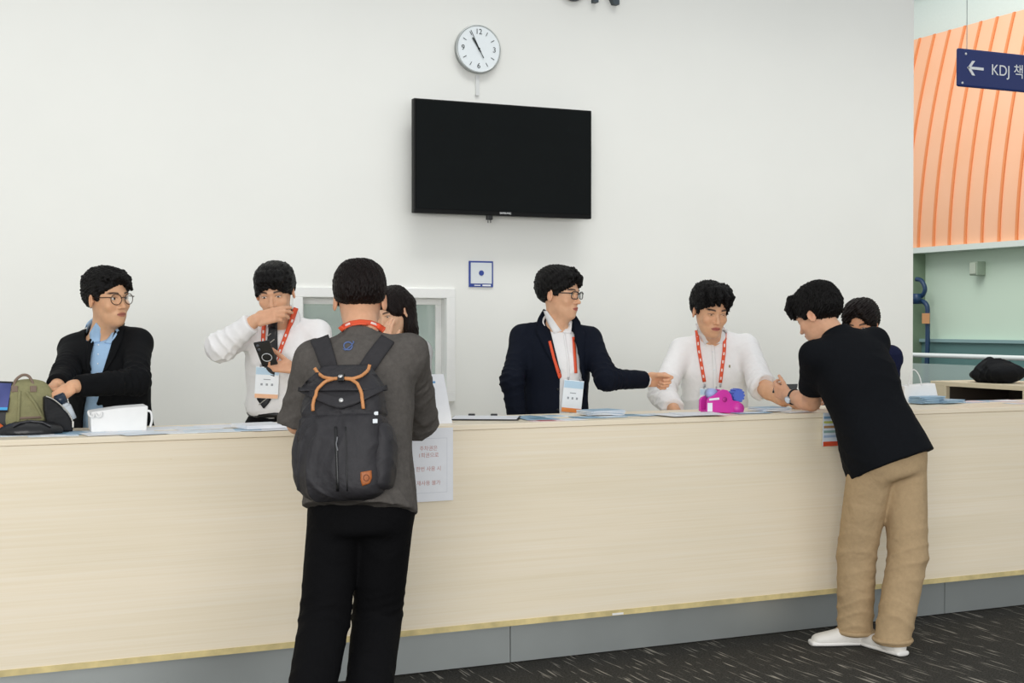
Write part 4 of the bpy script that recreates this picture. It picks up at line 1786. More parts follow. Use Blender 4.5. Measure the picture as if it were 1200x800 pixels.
# ---- man in the white shirt and black tie with a phone
def build_p2():
    neck = at(331, 376, 6.10)
    pel = at(333, 540, 6.12)
    pel[2] = .96
    P = Person('man in white shirt and striped black tie looking at a phone, hand over his mouth',
               [pel[0], pel[1], 0], pel, neck, -8, at(322, 342, 6.0), -12, 18, 4, 1.0, sh=.160, skin='ddae8c', lips='ad6c60')
    P.arm('R', reach(P.sR, .285, 258, 407, True), at(300, 375, 5.83))
    P.arm('L', reach(P.sL, .285, 380, 446), at(344, 431, 5.83))
    stand_legs(P)
    P.hand('R', D(.97, .28, .0), D(.25, -.3, -1), D(0, 1, .1), [(18, 18, 12), (22, 28, 20), (28, 36, 25), (34, 45, 30)], s=.92, thumb_dir=(.1, .8, .7), spread=.02)
    P.hand('L', D(-.95, .10, .15), D(.1, .75, .5), D(.0, .8, -.6), [(45, 50, 30), (42, 50, 30), (40, 50, 30), (38, 50, 30)], s=.95, tc=5, thumb_dir=(.7, .9, .3))
    P.body(slim=.98, eye_open=.0030, lash=1)
    P.eyes((.0, -.22))
    s = [U(P.torso(sym([(.075, 0, .156, .116), (.13, 0, .170, .126), (.19, 0, .166, .122), (P.L - .16, 0, .170, .128), (P.L - .07, -.003, .155, .10), (P.L, 0, .08, .062)])), .02)]
    for q, s_ in ((1, P.sR), (-1, P.sL)):
        s.append(U(cone(P.tl(q * .05, 0, P.L - .035), s_, .05, .054), .045))
    s.append(U(cone(P.neck - P.T[:, 2] * .02, P.neck + P.T[:, 2] * .02, .066, .060), .02))
    s.append(P.necknip())
    P.chest = [U(grp(list(s))), U(cone(P.neck - P.T[:, 2] * .02, P.hl(0, -.02, -.10), .068, .064), .02)]
    s.append(sleeve_prims(*P.arms['R'], (.056, .060, .046), t1=.88, seed=5, amp=.008, freq=75))
    s.append(sleeve_prims(*P.arms['L'], (.056, .060, .044), t1=.80, seed=9, amp=.008, freq=75))
    s.append(DISP(folds(31, .0045, 34)))
    sdf_obj('shirt', s, pad([P.pelvis, P.neck, P.neck + [0, 0, .06], *P.arms['R'], *P.arms['L']], P), .09, .005, WSHIRT, P.root)
    trousers(P, DARKTROU, waist=.105)
    MB().tube([P.tl(.152 * math.cos(a), .112 * math.sin(a), .098) for a in np.linspace(0, 6.283, 40, endpoint=False)], .016, 8, True).build('belt', SHOEBLK, P.root, True)
    shoes(P)
    allp = P.chest
    tie = plain('black_tie_silk', '15161a', .45)
    tb = patch('tie', allp, [(316, 380), (312, 410), (302, 455), (302, 468), (309, 478)], [(325, 380), (325.5, 410), (320, 455), (317, 470), (310, 478)], tie, P.root, .006, .004, 26, 5)
    strp = plain('tie_stripe', 'a9a69d', .5)
    for v in (391, 402, 413, 470):
        cx = 319 - (v - 384) * .115
        band('tie_stripe', allp, [(cx - 5, v + 4), (cx + 5, v - 4)], .9, strp, tb, .0105, .001, 2)
    patch('tie_knot', allp, [(317, 374), (316, 382)], [(326, 374), (324, 383)], tie, tb, .012, .006, 6, 4)
    ring_collar(P, 'shirt_collar', WSHIRT, gap=7)
    P.hair(BLACKHAIR, top=.012, side=.014, back=.012, nape=-.05, temple=.0, face=(.060, -.050, .088), seed=14, amp=.0022,
           locks=[([(x, .055, .100), (x * 1.0, .086, .075), (x * .95, .088, .040 + .005 * (i % 2))], .014, .005, .010) for i, x in enumerate((-.052, -.034, -.017, 0, .017, .034, .050))],
           flow=np.array([0, .8, -.6]))
    g = lanyard('orange lanyard with white name badge on the man in white shirt and tie', P, allp, [(309.5, 374), (309, 388), (308.5, 403)], [(346, 361), (338, 385), (326, 417), (318, 432)], (4.6, 4.6))
    badge(g, allp, 313.5, 448, .105, .140, 3, CARDB, plain('badge_pale_orange', 'efb98f', .45), .016)
    return P


P2 = build_p2()


def short_sleeve(a, e, r, t, seed, amp=.006, k=.04, drop=0.0, freq=50):
    end = a + (e - a) * t
    p = [U(cone(a, end + unit(e - a) * .06, r[0], r[1])), I(plane(end, e - a), .003), DISP(limbfolds(a, e, .7, amp, freq, seed, .5))]
    return U(grp(p), k)


# ---- man seen from behind with the dark backpack
def build_p3():
    neck = at(423, 393, 4.70)
    pel = at(424, 592, 4.52)
    P = Person('man in dark grey t-shirt and black trousers seen from behind, wearing a backpack',
               [pel[0], pel[1], 0], pel, neck, 168, at(422, 352, 4.82), 176, 20, 0, 1.12, sh=.172, shdrop=.078, skin='e0ad8a')
    P.arm('R', at(491, 494, 4.86), at(455, 484, 5.08))
    P.arm('L', at(349, 496, 4.82), at(388, 487, 5.06))
    P.legs([at(442, 722, 4.60), at(381, 722, 4.56)], [atz(426, 868, .09), atz(354, 872, .09)])
    P.hand('R', D(-.6, -.1, -.8), D(0, -1, 0), D(-.5, 0, .5), [18, 20, 22, 25])
    P.hand('L', D(.5, -.1, -.8), D(0, -1, 0), D(.5, 0, .5), [18, 20, 22, 25])
    P.body(slim=1.05, neck_r=.060)
    P.eyes()
    TEE = cloth('washed_black_tee', '5a5652', .16, .9, .5, folds=.8)
    L = P.L
    s = [U(P.torso(sym([(-.10, -.03, .198, .180), (.02, -.025, .192, .170), (.2, -.01, .18, .145), (.38, 0, .185, .135), (L - .07, -.003, .160, .105), (L - .01, 0, .085, .066)])), .02)]
    for q, s_ in ((1, P.sR), (-1, P.sL)):
        s.append(U(cone(P.tl(q * .06, 0, L - .055), s_, .050, .062), .05))
    s.append(I(plane(P.tl(0, 0, -.020), P.T @ np.array([-.08, 0, -1])), .004))
    s.append(U(grp([U(cone(P.neck - P.T[:, 2] * .04, P.neck + P.T[:, 2] * .02, .078, .070)), I(plane(P.neck - P.T[:, 2] * .012, P.T[:, 2] + .5 * P.T[:, 1] * 1.0), .003)]), .015))
    P.chest = [U(grp(list(s)))]
    for sd, seed in (('R', 3), ('L', 8)):
        a, e, w = P.arms[sd]
        s.append(short_sleeve(a, e, (.066, .078), 1.04, seed, .006))
    s.append(DISP(folds(44, .0045, 30)))
    P.tee = s
    sdf_obj('t_shirt', s, pad([P.pelvis - [0, 0, .05], P.neck, P.neck + [0, 0, .06], *P.arms['R'][:2], *P.arms['L'][:2]], P), .11, .0055, TEE, P.root)
    BLT = cloth('black_chino', '0b0b0d', .12, .85, .3, folds=.9)
    trousers(P, BLT, r=(.096, .088, .076), waist=.06, seed=5, amp=.008, cut=.05, h=.007)
    shoes(P)
    blue = plain('embroidery_blue', '5a6f9e', .7)
    ring = [(408 + 5.0 * math.cos(a), 405.5 + 4.6 * math.sin(a)) for a in np.linspace(0, 6.28, 15)]
    allp = [U(grp(s))]
    e_ = band('embroidered_emblem', allp, ring, 1.1, blue, P.root, .003, .001, 2)
    band('emblem_ring', allp, [(402, 409), (405, 410.5), (411, 406), (415, 401), (413.5, 400)], .8, blue, e_, .004, .001, 2)
    P.hair(BROWNHAIR, top=.008, side=.010, back=.010, nape=-.050, temple=.02, face=(.064, -.03, .088), seed=24, amp=.0020, flow=np.array([0, .5, -1.0]), h=.0026)
    bp = [U(cone(P.neck - P.T[:, 2] * .02 + P.T[:, 1] * .012, P.hl(0, -.022, -.045), .060, .058), .02)]
    bp.append(U(grp(P.chest), .01))
    g = empty('badge_lanyard', P.neck, 'orange lanyard strap around the bare neck of the man with the backpack', 'lanyard')
    sp_ = band('strap', bp, [(399, 387), (404, 382.5), (412, 379), (422, 377.5), (434, 378.5), (443, 382), (450, 387.5)], 5.5, LAN, g, .004, .0016, 4)
    for seg in ([(404, 382.5), (411, 379.3)], [(434, 378.5), (442, 381.5)]):
        band('strap_print', bp, seg, 2.4, LANW, sp_, .0058, .001, 2)
    return P


P3 = build_p3()


# ---- woman behind the counter
def build_p4():
    neck = at(466, 402, 6.15)
    pel = at(466, 560, 6.10)
    pel[2] = .86
    P = Person('woman with long dark hair in light grey top, hand on her cheek behind the counter',
               [pel[0], pel[1], 0], pel, neck, -30, at(459, 366, 6.05), -38, 20, 6, .90, sh=.122, shdrop=.045, skin='e8bd9c', lips='b8665c')
    P.arm('R', reach(P.sR, .25, 452, 440), at(450, 411, 5.88))
    P.arm('L', reach(P.sL, .26, 495, 462), at(470, 482, 5.95))
    stand_legs(P)
    P.hand('R', D(.08, 1, -.1), D(.5, -.1, -.9), D(.6, .2, .6), [(10, 15, 10), (12, 18, 12), (15, 20, 15), (20, 25, 15)], s=.84, thumb_dir=(.5, .9, .2), spread=.02)
    P.hand('L', D(-.8, -.3, .3), D(0, -1, 0), D(0, .3, 1), [25, 25, 25, 30], s=.85)
    P.body(slim=.85, eye_open=.0022, neck_r=.050)
    P.eyes((0, -.25))
    TEE = cloth('light_grey_marl', 'b9b9b8', .10, .9, .4, folds=.7)
    L = P.L
    s = [U(P.torso(sym([(-.1, 0, .150, .11), (.02, 0, .150, .11), (.2, 0, .130, .10), (.36, .012, .142, .115), (L - .06, 0, .13, .085), (L, 0, .075, .06)])), .02)]
    for q, s_ in ((1, P.sR), (-1, P.sL)):
        s.append(U(cone(P.tl(q * .05, 0, L - .035), s_, .046, .050), .04))
    for sd, seed in (('R', 3), ('L', 8)):
        s.append(sleeve_prims(*P.arms[sd], (.052, .050, .042), t1=.5, seed=seed, amp=.005, freq=60))
    s.append(DISP(folds(51, .0035, 36)))
    sdf_obj('knit_top', s, pad([P.pelvis, P.neck, *P.arms['R'], *P.arms['L']], P), .10, .006, TEE, P.root)
    trousers(P, DARKTROU)
    shoes(P)
    H = P.H

    def E(x, y, z, a, b, c):
        return ell(P.hl(x, y, z), np.array([a, b, c]) * P.hs, H)
    dn = np.array([0, 0, -1.0])
    base = P.head
    st = []
    ex = []
    # long lengths hang straight down from the sides and back of the head
    for x, y, r0, r1, ln in ((-.066, -.050, .026, .026, .20), (-.068, -.070, .030, .026, .22), (-.05, -.085, .036, .030, .25), (0, -.10, .038, .03, .25), (.05, -.085, .036, .030, .24), (.074, -.045, .030, .024, .22)):
        a = P.hl(x, y, .02)
        o = unit([a[0] - base[0], a[1] - base[1], 0])
        m = a + dn * ln * .55 + o * .018
        b = a + dn * ln + o * .030
        ex += [U(cone(a, m, r0, r1), .02), U(cone(m, b, r1, r1 * .7), .015)]
    P.hair(BROWNHAIR, top=.012, side=.012, back=.014, nape=-.2, temple=-.05, face=(.060, -.046, .088), seed=33, amp=.0018, extra=ex, ear=True,
           locks=[([(0, .04, .108), (-.035, .075, .07), (-.066, .060, .01)], .014, .008), ([(0, .04, .108), (.035, .075, .07), (.066, .060, .01), (.070, .040, -.03)], .014, .008)],
           flow=np.array([0, -.2, -1.0]), h=.003)
    return P


P4 = build_p4()


# ---- man in the navy suit pointing
def build_p5():
    neck = at(652, 383, 6.12)
    pel = at(648, 545, 6.08)
    pel[2] = .92
    P = Person('man in navy suit and dark rimmed glasses pointing right with his fist',
               [pel[0], pel[1], 0], pel, neck, 4, at(657, 344, 6.06), 62, 4, 0, 1.04, sh=.168, skin='e3b390', lips='b8695c')
    P.arm('R', reach(P.sR, .28, 600, 446), at(608, 505, 6.02))
    P.arm('L', reach(P.sL, .275, 711, 444), at(757, 445, 5.90))
    stand_legs(P)
    P.hand('R', D(0, -1, .2), D(1, 0, -.3), D(0, .1, 1), [25, 28, 30, 35])
    P.hand('L', D(.97, .02, .1), D(.1, -.45, .9), D(0, 1, .4), [(45, 80, 50), (70, 88, 60), (78, 90, 60), (82, 90, 60)], s=1.05, thumb_dir=(.30, .9, .55), tc=16, spread=.01)
    P.body(slim=.93)
    P.eyes((-.1, -.08))
    L = P.L
    shirt = [U(P.torso(sym([(-.10, 0, .15, .108), (.2, 0, .142, .108), (.38, .0, .155, .118), (L - .07, -.005, .14, .09), (L, 0, .075, .06)])), .02),
             U(cone(P.neck - P.T[:, 2] * .03, P.neck + P.T[:, 2] * .02, .066, .060), .02), P.necknip()]
    P.hipsh = shirt
    cuff = grp([U(cone(P.arms['L'][1], P.arms['L'][2] + unit(P.arms['L'][2] - P.arms['L'][1]) * .02, .040, .040)), I(plane(P.arms['L'][2] + unit(P.arms['L'][2] - P.arms['L'][1]) * .004, P.arms['L'][2] - P.arms['L'][1]), .002)])
    shirt2 = shirt + [U(cuff), DISP(folds(61, .002, 45))]
    sdf_obj('shirt', shirt2, pad([P.pelvis, P.neck, P.arms['L'][2]], P), .08, .0055, WSHIRT, P.root)
    st = [(-.25, .0, .190, .140), (0, 0, .182, .138), (.2, 0, .166, .130), (.38, 0, .176, .138), (L - .07, 0, .165, .108), (L - .01, -.005, .10, .072)]
    j = [U(P.torso(sym(st)), .02)]
    for q, s_ in ((1, P.sR), (-1, P.sL)):
        j.append(U(cone(P.tl(q * .055, -.01, L - .012), s_, .046, .055), .05))
    j.append(S(grp([U(cone(P.neck + P.T[:, 1] * .02, P.hl(0, -.01, -.02), .068, .075))]), .008))
    Y = P.T[:, 1]
    A = CAMP
    j.append(S(wedge(plane(A, np.cross(ray(637, 358), ray(657, 442))), plane(A, np.cross(ray(684, 447), ray(667, 365))), plane(P.tl(0, .05, 0), -Y)), .006))
    j.append(S(wedge(plane(A, np.cross(ray(656.5, 436), ray(655, 520))), plane(A, np.cross(ray(683, 520), ray(683, 440))), plane(P.tl(0, .05, 0), -Y), plane(P.tl(0, 0, L - .25), P.T[:, 2])), .005))
    P.chest = [U(grp(list(j))), U(grp(shirt))]
    for sd, seed in (('R', 3), ('L', 8)):
        a, e, w = P.arms[sd]
        j.append(sleeve_prims(a, e, w, (.058, .055, .043), t1=.97, seed=seed, amp=.006, freq=80))
    j.append(DISP(folds(71, .003, 34)))
    sdf_obj('suit_jacket', j, pad([P.pelvis - [0, 0, .2], P.neck, *P.arms['R'], *P.arms['L']], P), .10, .005, NAVYSUIT, P.root)
    allp = P.chest
    lp = patch('lapel', allp, [(637, 363), (629, 377), (631, 381), (627, 387), (641, 415), (657, 440)], [(640, 365), (643, 380), (646, 395), (650, 410), (654, 425), (658, 441)], NAVYSUIT, P.root, .003, .004, 22, 5)
    lp = patch('lapel', allp, [(669, 368), (672, 385), (675, 400), (679, 420), (683, 446)], [(673, 368), (681, 380), (680, 384), (687, 391), (686, 420), (684, 446)], NAVYSUIT, P.root, .003, .004, 22, 5)
    ring_collar(P, 'shirt_collar', WSHIRT, gap=70, r=.062, leaf=.026, point=.03, flare=.004, top=.05)
    nc = P.chest + [U(cone(P.neck - P.T[:, 2] * .02 + P.T[:, 1] * .012, P.hl(0, -.022, -.045), .056, .054), .01)]
    collar(P, nc, [(638, 364), (642, 377), (649, 391)], [(641, 364), (649, 375), (658, 388)], WSHIRT, 'collar_leaf')
    collar(P, nc, [(659, 390), (664, 382), (668, 371)], [(669, 391), (670, 382), (671, 372)], WSHIRT, 'collar_leaf')
    suit_collar(P, NAVYSUIT)
    patch('shirt_placket', allp, [(659, 388), (664, 420), (667, 484)], [(662, 388), (667, 420), (670, 484)], WSHIRT, P.root, .001, .0015, 16, 2)
    for v in (456, 480):
        p, _ = cast(allp, [653.5], [v])
        MB().sphere(p[0], .006).build('jacket_button', BLACKP, P.root, True)
    trousers(P, DARKTROU)
    shoes(P)
    P.hair(BLACKHAIR, top=.016, side=.013, back=.012, nape=-.060, temple=.01, face=(.060, -.036, .090), seed=44,
           locks=[([(-.04, .050, .105), (-.050, .075, .080), (-.058, .078, .045)], .014, .005), ([(-.015, .055, .110), (-.022, .086, .085), (-.030, .092, .045)], .014, .004),
                  ([(.015, .055, .108), (.010, .086, .085), (-.005, .094, .052)], .014, .004), ([(.04, .045, .105), (.045, .075, .08), (.035, .085, .055)], .014, .004),
                  ([(0, .03, .118), (.0, .055, .124), (.01, .075, .118)], .004, .0015), ([(.02, -.02, .118), (.02, -.0, .128), (.03, .015, .126)], .003, .0015)],
           flow=np.array([.3, .9, -.4]))
    P.glasses('square', plain('black_acetate', '1c1a1a', .3), r=.0215, wire=.0022)
    g = lanyard('thin orange lanyard with badge on the pointing man in the navy suit', P, allp, [(644, 400), (649, 420), (656, 443)], [(672, 395), (673.5, 420), (674.5, 437)], 3.0, tags=False)
    badge(g, allp, 670, 464, .100, .158, 6, CARDB, CARDO, .018)
    return P


P5 = build_p5()


# ---- man in the loose white shirt looking down
def build_p6():
    neck = at(836, 393, 6.10)
    pel = at(838, 545, 6.16)
    pel[2] = .92
    P = Person('man in loose white shirt looking down beside the pink tape dispenser',
               [pel[0], pel[1], 0], pel, neck, 6, at(833, 364, 5.98), 24, 15, -2, 1.07, sh=.168, shdrop=.070, skin='e0af8a', lips='b96b60')
    P.arm('R', reach(P.sR, .30, 776, 460), at(791, 482, 5.86))
    P.arm('L', reach(P.sL, .30, 893, 452), at(919, 470, 5.62))
    stand_legs(P)
    P.hand('R', D(.5, -1, .0), D(1, 0, 0), D(0, 0, 1), [22, 25, 28, 30])
    P.hand('L', D(.85, -.02, .2), D(0, -1, 0), D(-.2, 0, 1), [(15, 20, 15), (15, 20, 15), (18, 22, 15), (20, 25, 20)])
    P.body(slim=1.0, eye_open=.0016, arm_r=(.046, .042, .029))
    P.eyes((0, -.14))
    L = P.L
    s = [U(P.torso(sym([(-.15, 0, .19, .14), (.05, 0, .182, .135), (.2, 0, .172, .13), (L - .16, 0, .176, .135), (L - .07, -.003, .158, .10), (L, 0, .08, .062)])), .02)]
    for q, s_ in ((1, P.sR), (-1, P.sL)):
        s.append(U(cone(P.tl(q * .05, 0, L - .035), s_, .05, .056), .045))
    s.append(U(cone(P.neck - P.T[:, 2] * .02, P.neck + P.T[:, 2] * .02, .067, .062), .02))
    s.append(P.necknip())
    s.append(S(ell(P.tl(0, .085, L + .0), (.020, .05, .045), P.T), .01))
    P.chest = [U(grp(list(s)))]
    s.append(sleeve_prims(*P.arms['R'], (.062, .068, .056), t1=.85, seed=15, amp=.010, freq=75))
    s.append(sleeve_prims(*P.arms['L'], (.062, .068, .056), t1=.12, seed=19, amp=.008, freq=75))
    s.append(DISP(folds(81, .006, 30)))
    sdf_obj('shirt', s, pad([P.pelvis - [0, 0, .12], P.neck, P.neck + [0, 0, .06], *P.arms['R'], *P.arms['L'][:2]], P), .11, .005, WSHIRT, P.root)
    trousers(P, DARKTROU)
    shoes(P)
    ring_collar(P, 'shirt_collar', WSHIRT, gap=70, r=.065, leaf=.026, point=.03, flare=.004, top=.046)
    nc = P.chest + [U(cone(P.neck - P.T[:, 2] * .02 + P.T[:, 1] * .012, P.hl(0, -.022, -.045), .058, .056), .01)]
    collar(P, nc, [(816, 379), (819, 390), (826, 404)], [(819, 378), (826, 388), (832, 399)], WSHIRT, 'collar_leaf')
    collar(P, nc, [(838, 402), (843, 396), (846, 387)], [(846, 403), (850, 397), (851, 388)], WSHIRT, 'collar_leaf')
    allp = P.chest
    patch('shirt_placket', allp, [(833, 402), (835, 430), (837, 480)], [(837, 402), (839.5, 430), (842, 480)], WSHIRT, P.root, .002, .002, 16, 2)
    for v in (412, 433, 455):
        p, _ = cast(allp, [834 + (v - 400) * .08], [v])
        MB().sphere(p[0] + D(0, 0, 1) * .004, .0042).build('shirt_button', plain('button_pearl', 'e6ebf0', .3), P.root, True)
    p, _ = cast(allp, [855], [429])
    MB().sphere(p[0], (.004, .004, .008)).build('embroidered_emblem', plain('emblem_olive', '8a8350', .6), P.root, True)
    P.hair(BLACKHAIR, top=.018, side=.013, back=.012, nape=-.050, temple=.014, face=(.062, -.034, .092), seed=54, amp=.0042,
           locks=[([(-.05, .050, .110), (-.060, .078, .085), (-.055, .085, .050)], .018, .008), ([(-.02, .060, .118), (-.028, .094, .090), (-.030, .097, .055)], .018, .007),
                  ([(.01, .065, .118), (.012, .097, .090), (.008, .099, .050)], .018, .007), ([(.04, .055, .112), (.045, .085, .085), (.038, .093, .052)], .018, .007),
                  ([(.06, .02, .10), (.072, .045, .08), (.064, .065, .045)], .016, .006), ([(-.05, -.02, .125), (-.065, .0, .120), (-.07, .02, .105)], .008, .004),
                  ([(.03, .02, .130), (.05, .03, .132), (.06, .04, .115)], .007, .003)],
           flow=np.array([.2, .8, -.6]))
    g = lanyard('orange lanyard on the man in the loose white shirt behind the tape dispenser', P, allp, [(816.5, 388), (819, 410), (825.5, 447)], [(849.5, 390), (848.5, 412), (844, 448)], 3.9)
    for u_ in (825.5, 844):
        p, _ = cast(allp, [u_], [450])
        MB().cyl(p[0] + D(0, .012, 1) * .012, p[0] + D(0, -1, .5) * .016, .005, seg=10).build('clip', CLEAR, g, True)
    badge(g, allp, 832, 470, .105, .135, 0, CARDB, CARDO, .016)
    return P


P6 = build_p6()


# ---- man in the black polo leaning on the counter
def build_p7():
    neck = at(984, 394, 5.12)
    pel = at(1040, 535, 4.90)
    P = Person('man in black polo shirt and khaki trousers leaning his elbow on the counter',
               [pel[0], pel[1], 0], pel, neck, -142, at(957, 369, 5.24), -118, 28, 0, 1.05, sh=.172, shdrop=.06, skin='e2b08e', lips='b8695c')
    P.arm('L', at(951, 471, 5.27), at(924, 463, 5.42))
    P.arm('R', at(1014, 460, 5.58), at(972, 467, 5.46))
    P.legs([at(1064, 650, 4.84), at(1004, 648, 5.00)], [at(1046, 747, 4.82), at(1002, 737, 5.02)])
    P.hand('L', D(-.5, .22, -.75), D(.75, .2, -.6), D(.1, .9, .3), [(30, 35, 25), (32, 38, 28), (36, 42, 30), (40, 45, 30)], s=.92, thumb_dir=(.5, .9, .3))
    P.hand('R', D(-.9, -.1, .2), D(0, -.9, .3), D(0, .5, .9), [(20, 25, 20)] * 4, s=.92)
    P.body(slim=.98, arm_r=(.048, .043, .029))
    P.eyes()
    POLO = cloth('black_polo_pique', '101216', .10, .85, .5, folds=.5)
    L = P.L
    s = [U(P.torso(sym([(-.10, .0, .206, .178), (.03, 0, .198, .168), (.2, 0, .178, .135), (L - .17, -.005, .190, .135), (L - .07, -.003, .170, .105), (L, 0, .08, .065)])), .02)]
    s.append(U(grp([U(cone(P.neck - P.T[:, 2] * .03, P.hl(0, -.03, -.07), .068, .064)), I(plane(P.neck + P.T[:, 2] * .034, P.T[:, 2] + .35 * P.T[:, 1]), .004)]), .008))
    for q, s_ in ((1, P.sR), (-1, P.sL)):
        s.append(U(cone(P.tl(q * .05, 0, L - .035), s_, .052, .060), .05))
    s.append(I(plane(P.tl(0, 0, -.042), -P.T[:, 2] + .05 * P.T[:, 0]), .004))
    P.chest = [U(grp(list(s)))]
    for sd, seed in (('R', 3), ('L', 8)):
        a, e, w = P.arms[sd]
        s.append(short_sleeve(a, e, (.064, .064), .72, seed, .004, .04))
    s.append(DISP(folds(94, .0035, 22)))
    P.polo = s
    sdf_obj('polo_shirt', s, pad([P.pelvis - [0, 0, .05], P.neck, P.neck + [0, 0, .06], *P.arms['R'][:2], *P.arms['L'][:2]], P), .11, .0055, POLO, P.root)
    KH = cloth('khaki_chino', 'b49b78', .07, .85, .4, folds=1.0)
    trousers(P, KH, r=(.102, .088, .080), waist=.05, seed=12, amp=.009, cut=.045, h=.0055)
    for q in (1, -1):
        an = P.an[q]
        MB().tube([(an[0] + .079 * math.cos(a), an[1] + .079 * math.sin(a), .062) for a in np.linspace(0, 6.283, 40, endpoint=False)], .011, 8, True).build('turned_hem', KH, P.root, True)
    SW_ = plain('white_canvas', 'e9e6df', .6, bump=.2, bscale=900)
    SO = plain('white_rubber', 'efede8', .5)
    shoe('canvas_shoe', P, P.an[-1], D(-1, 0, .08), SW_, SO, w=.046)
    shoe('canvas_shoe', P, P.an[1], D(-.45, 0, -.9), SW_, SO, w=.046)
    P.hair(BLACKHAIR, top=.022, side=.016, back=.018, nape=-.078, temple=.010, face=(.062, -.032, .088), seed=64, amp=.0034,
           locks=[([(-.04, .060, .110), (-.058, .085, .075), (-.062, .088, .030)], .018, .007), ([(-.0, .065, .115), (-.0, .098, .080), (-.0, .103, .035)], .018, .007), ([(.04, .060, .110), (.05, .085, .075), (.05, .09, .035)], .018, .007)],
           flow=np.array([.2, .8, -.6]))
    # wristwatch
    e, w = P.arms['L'][1:]
    ax = unit(w - e)
    c = w - ax * .035
    sdv = unit(np.cross(ax, [0, 0, 1]))
    up = np.cross(sdv, ax)
    wt = empty('wristwatch', c, None, None)
    wt.parent = P.root
    wt.matrix_parent_inverse = P.root.matrix_basis.inverted()
    bpy.context.view_layer.update()
    MB().tube([c + .035 * (sdv * math.cos(a) + up * math.sin(a)) for a in np.linspace(0, 6.283, 32, endpoint=False)], .0055, 8, True).build('watch_strap', BLACKP, wt, True)
    d = unit(sdv * .0 - up * .3 + D(-.6, -.1, .6))
    d = unit(d - ax * np.dot(d, ax))
    MB().cyl(c + d * .033, c + d * .043, .0175, seg=28).build('watch_case', CLEAR, wt, True)
    MB().cyl(c + d * .0431, c + d * .0436, .0145, seg=28).build('watch_face', CARD, wt)
    return P


P7 = build_p7()


# ---- man hidden behind the leaning man
def build_p8():
    neck = at(1016, 408, 6.28)
    pel = at(1022, 560, 6.25)
    pel[2] = .80
    P = Person('dark haired man in navy shirt mostly hidden behind the leaning man',
               [pel[0], pel[1], 0], pel, neck, -20, at(1009, 381, 6.18), -14, 14, 4, 1.06, sh=.135, skin='dda580', lips='b06a58')
    P.arm('R', reach(P.sR, .29, 975, 470), at(985, 470, 5.95))
    P.arm('L', reach(P.sL, .28, 1030, 475), at(1012, 474, 5.98))
    stand_legs(P)
    P.hand('R', D(-.3, -.3, .9), D(0, -1, 0), D(1, 0, 0), [25] * 4)
    P.hand('L', D(-.5, -.3, .8), D(0, -1, 0), D(-1, 0, 0), [25] * 4)
    P.body(slim=.98, eye_open=.003)
    P.eyes((0, -.2))
    NV = cloth('navy_shirt', '171c36', .1, .85, .3, folds=.5)
    L = P.L
    s = [U(P.torso(sym([(-.15, 0, .18, .13), (.05, 0, .172, .125), (.2, 0, .162, .12), (L - .16, 0, .172, .128), (L - .07, -.003, .158, .10), (L, 0, .08, .062)])), .02)]
    for q, s_ in ((1, P.sR), (-1, P.sL)):
        s.append(U(cone(P.tl(q * .05, 0, L - .035), s_, .05, .056), .045))
    for sd in 'RL':
        s.append(sleeve_prims(*P.arms[sd], (.058, .056, .044), t1=.92, seed=25, amp=.006, freq=75))
    s.append(DISP(folds(85, .004, 34)))
    sdf_obj('shirt', s, pad([P.pelvis - [0, 0, .12], P.neck, *P.arms['R'], *P.arms['L']], P), .10, .007, NV, P.root)
    trousers(P, DARKTROU)
    shoes(P)
    ring_collar(P, 'shirt_collar', NV, gap=15)
    P.hair(BROWNHAIR, top=.020, side=.018, back=.014, nape=-.055, temple=.0, face=(.057, -.030, .092), seed=74, amp=.0035,
           locks=[([(.010, .055, .112), (.028, .085, .092), (.052, .085, .055)], .014, .005), ([(-.01, .055, .112), (-.028, .085, .092), (-.056, .080, .045)], .014, .005), ([(.03, .04, .11), (.055, .07, .08), (.066, .065, .04)], .014, .005)],
           flow=np.array([.6, .6, -.4]))
    return P


P8 = build_p8()

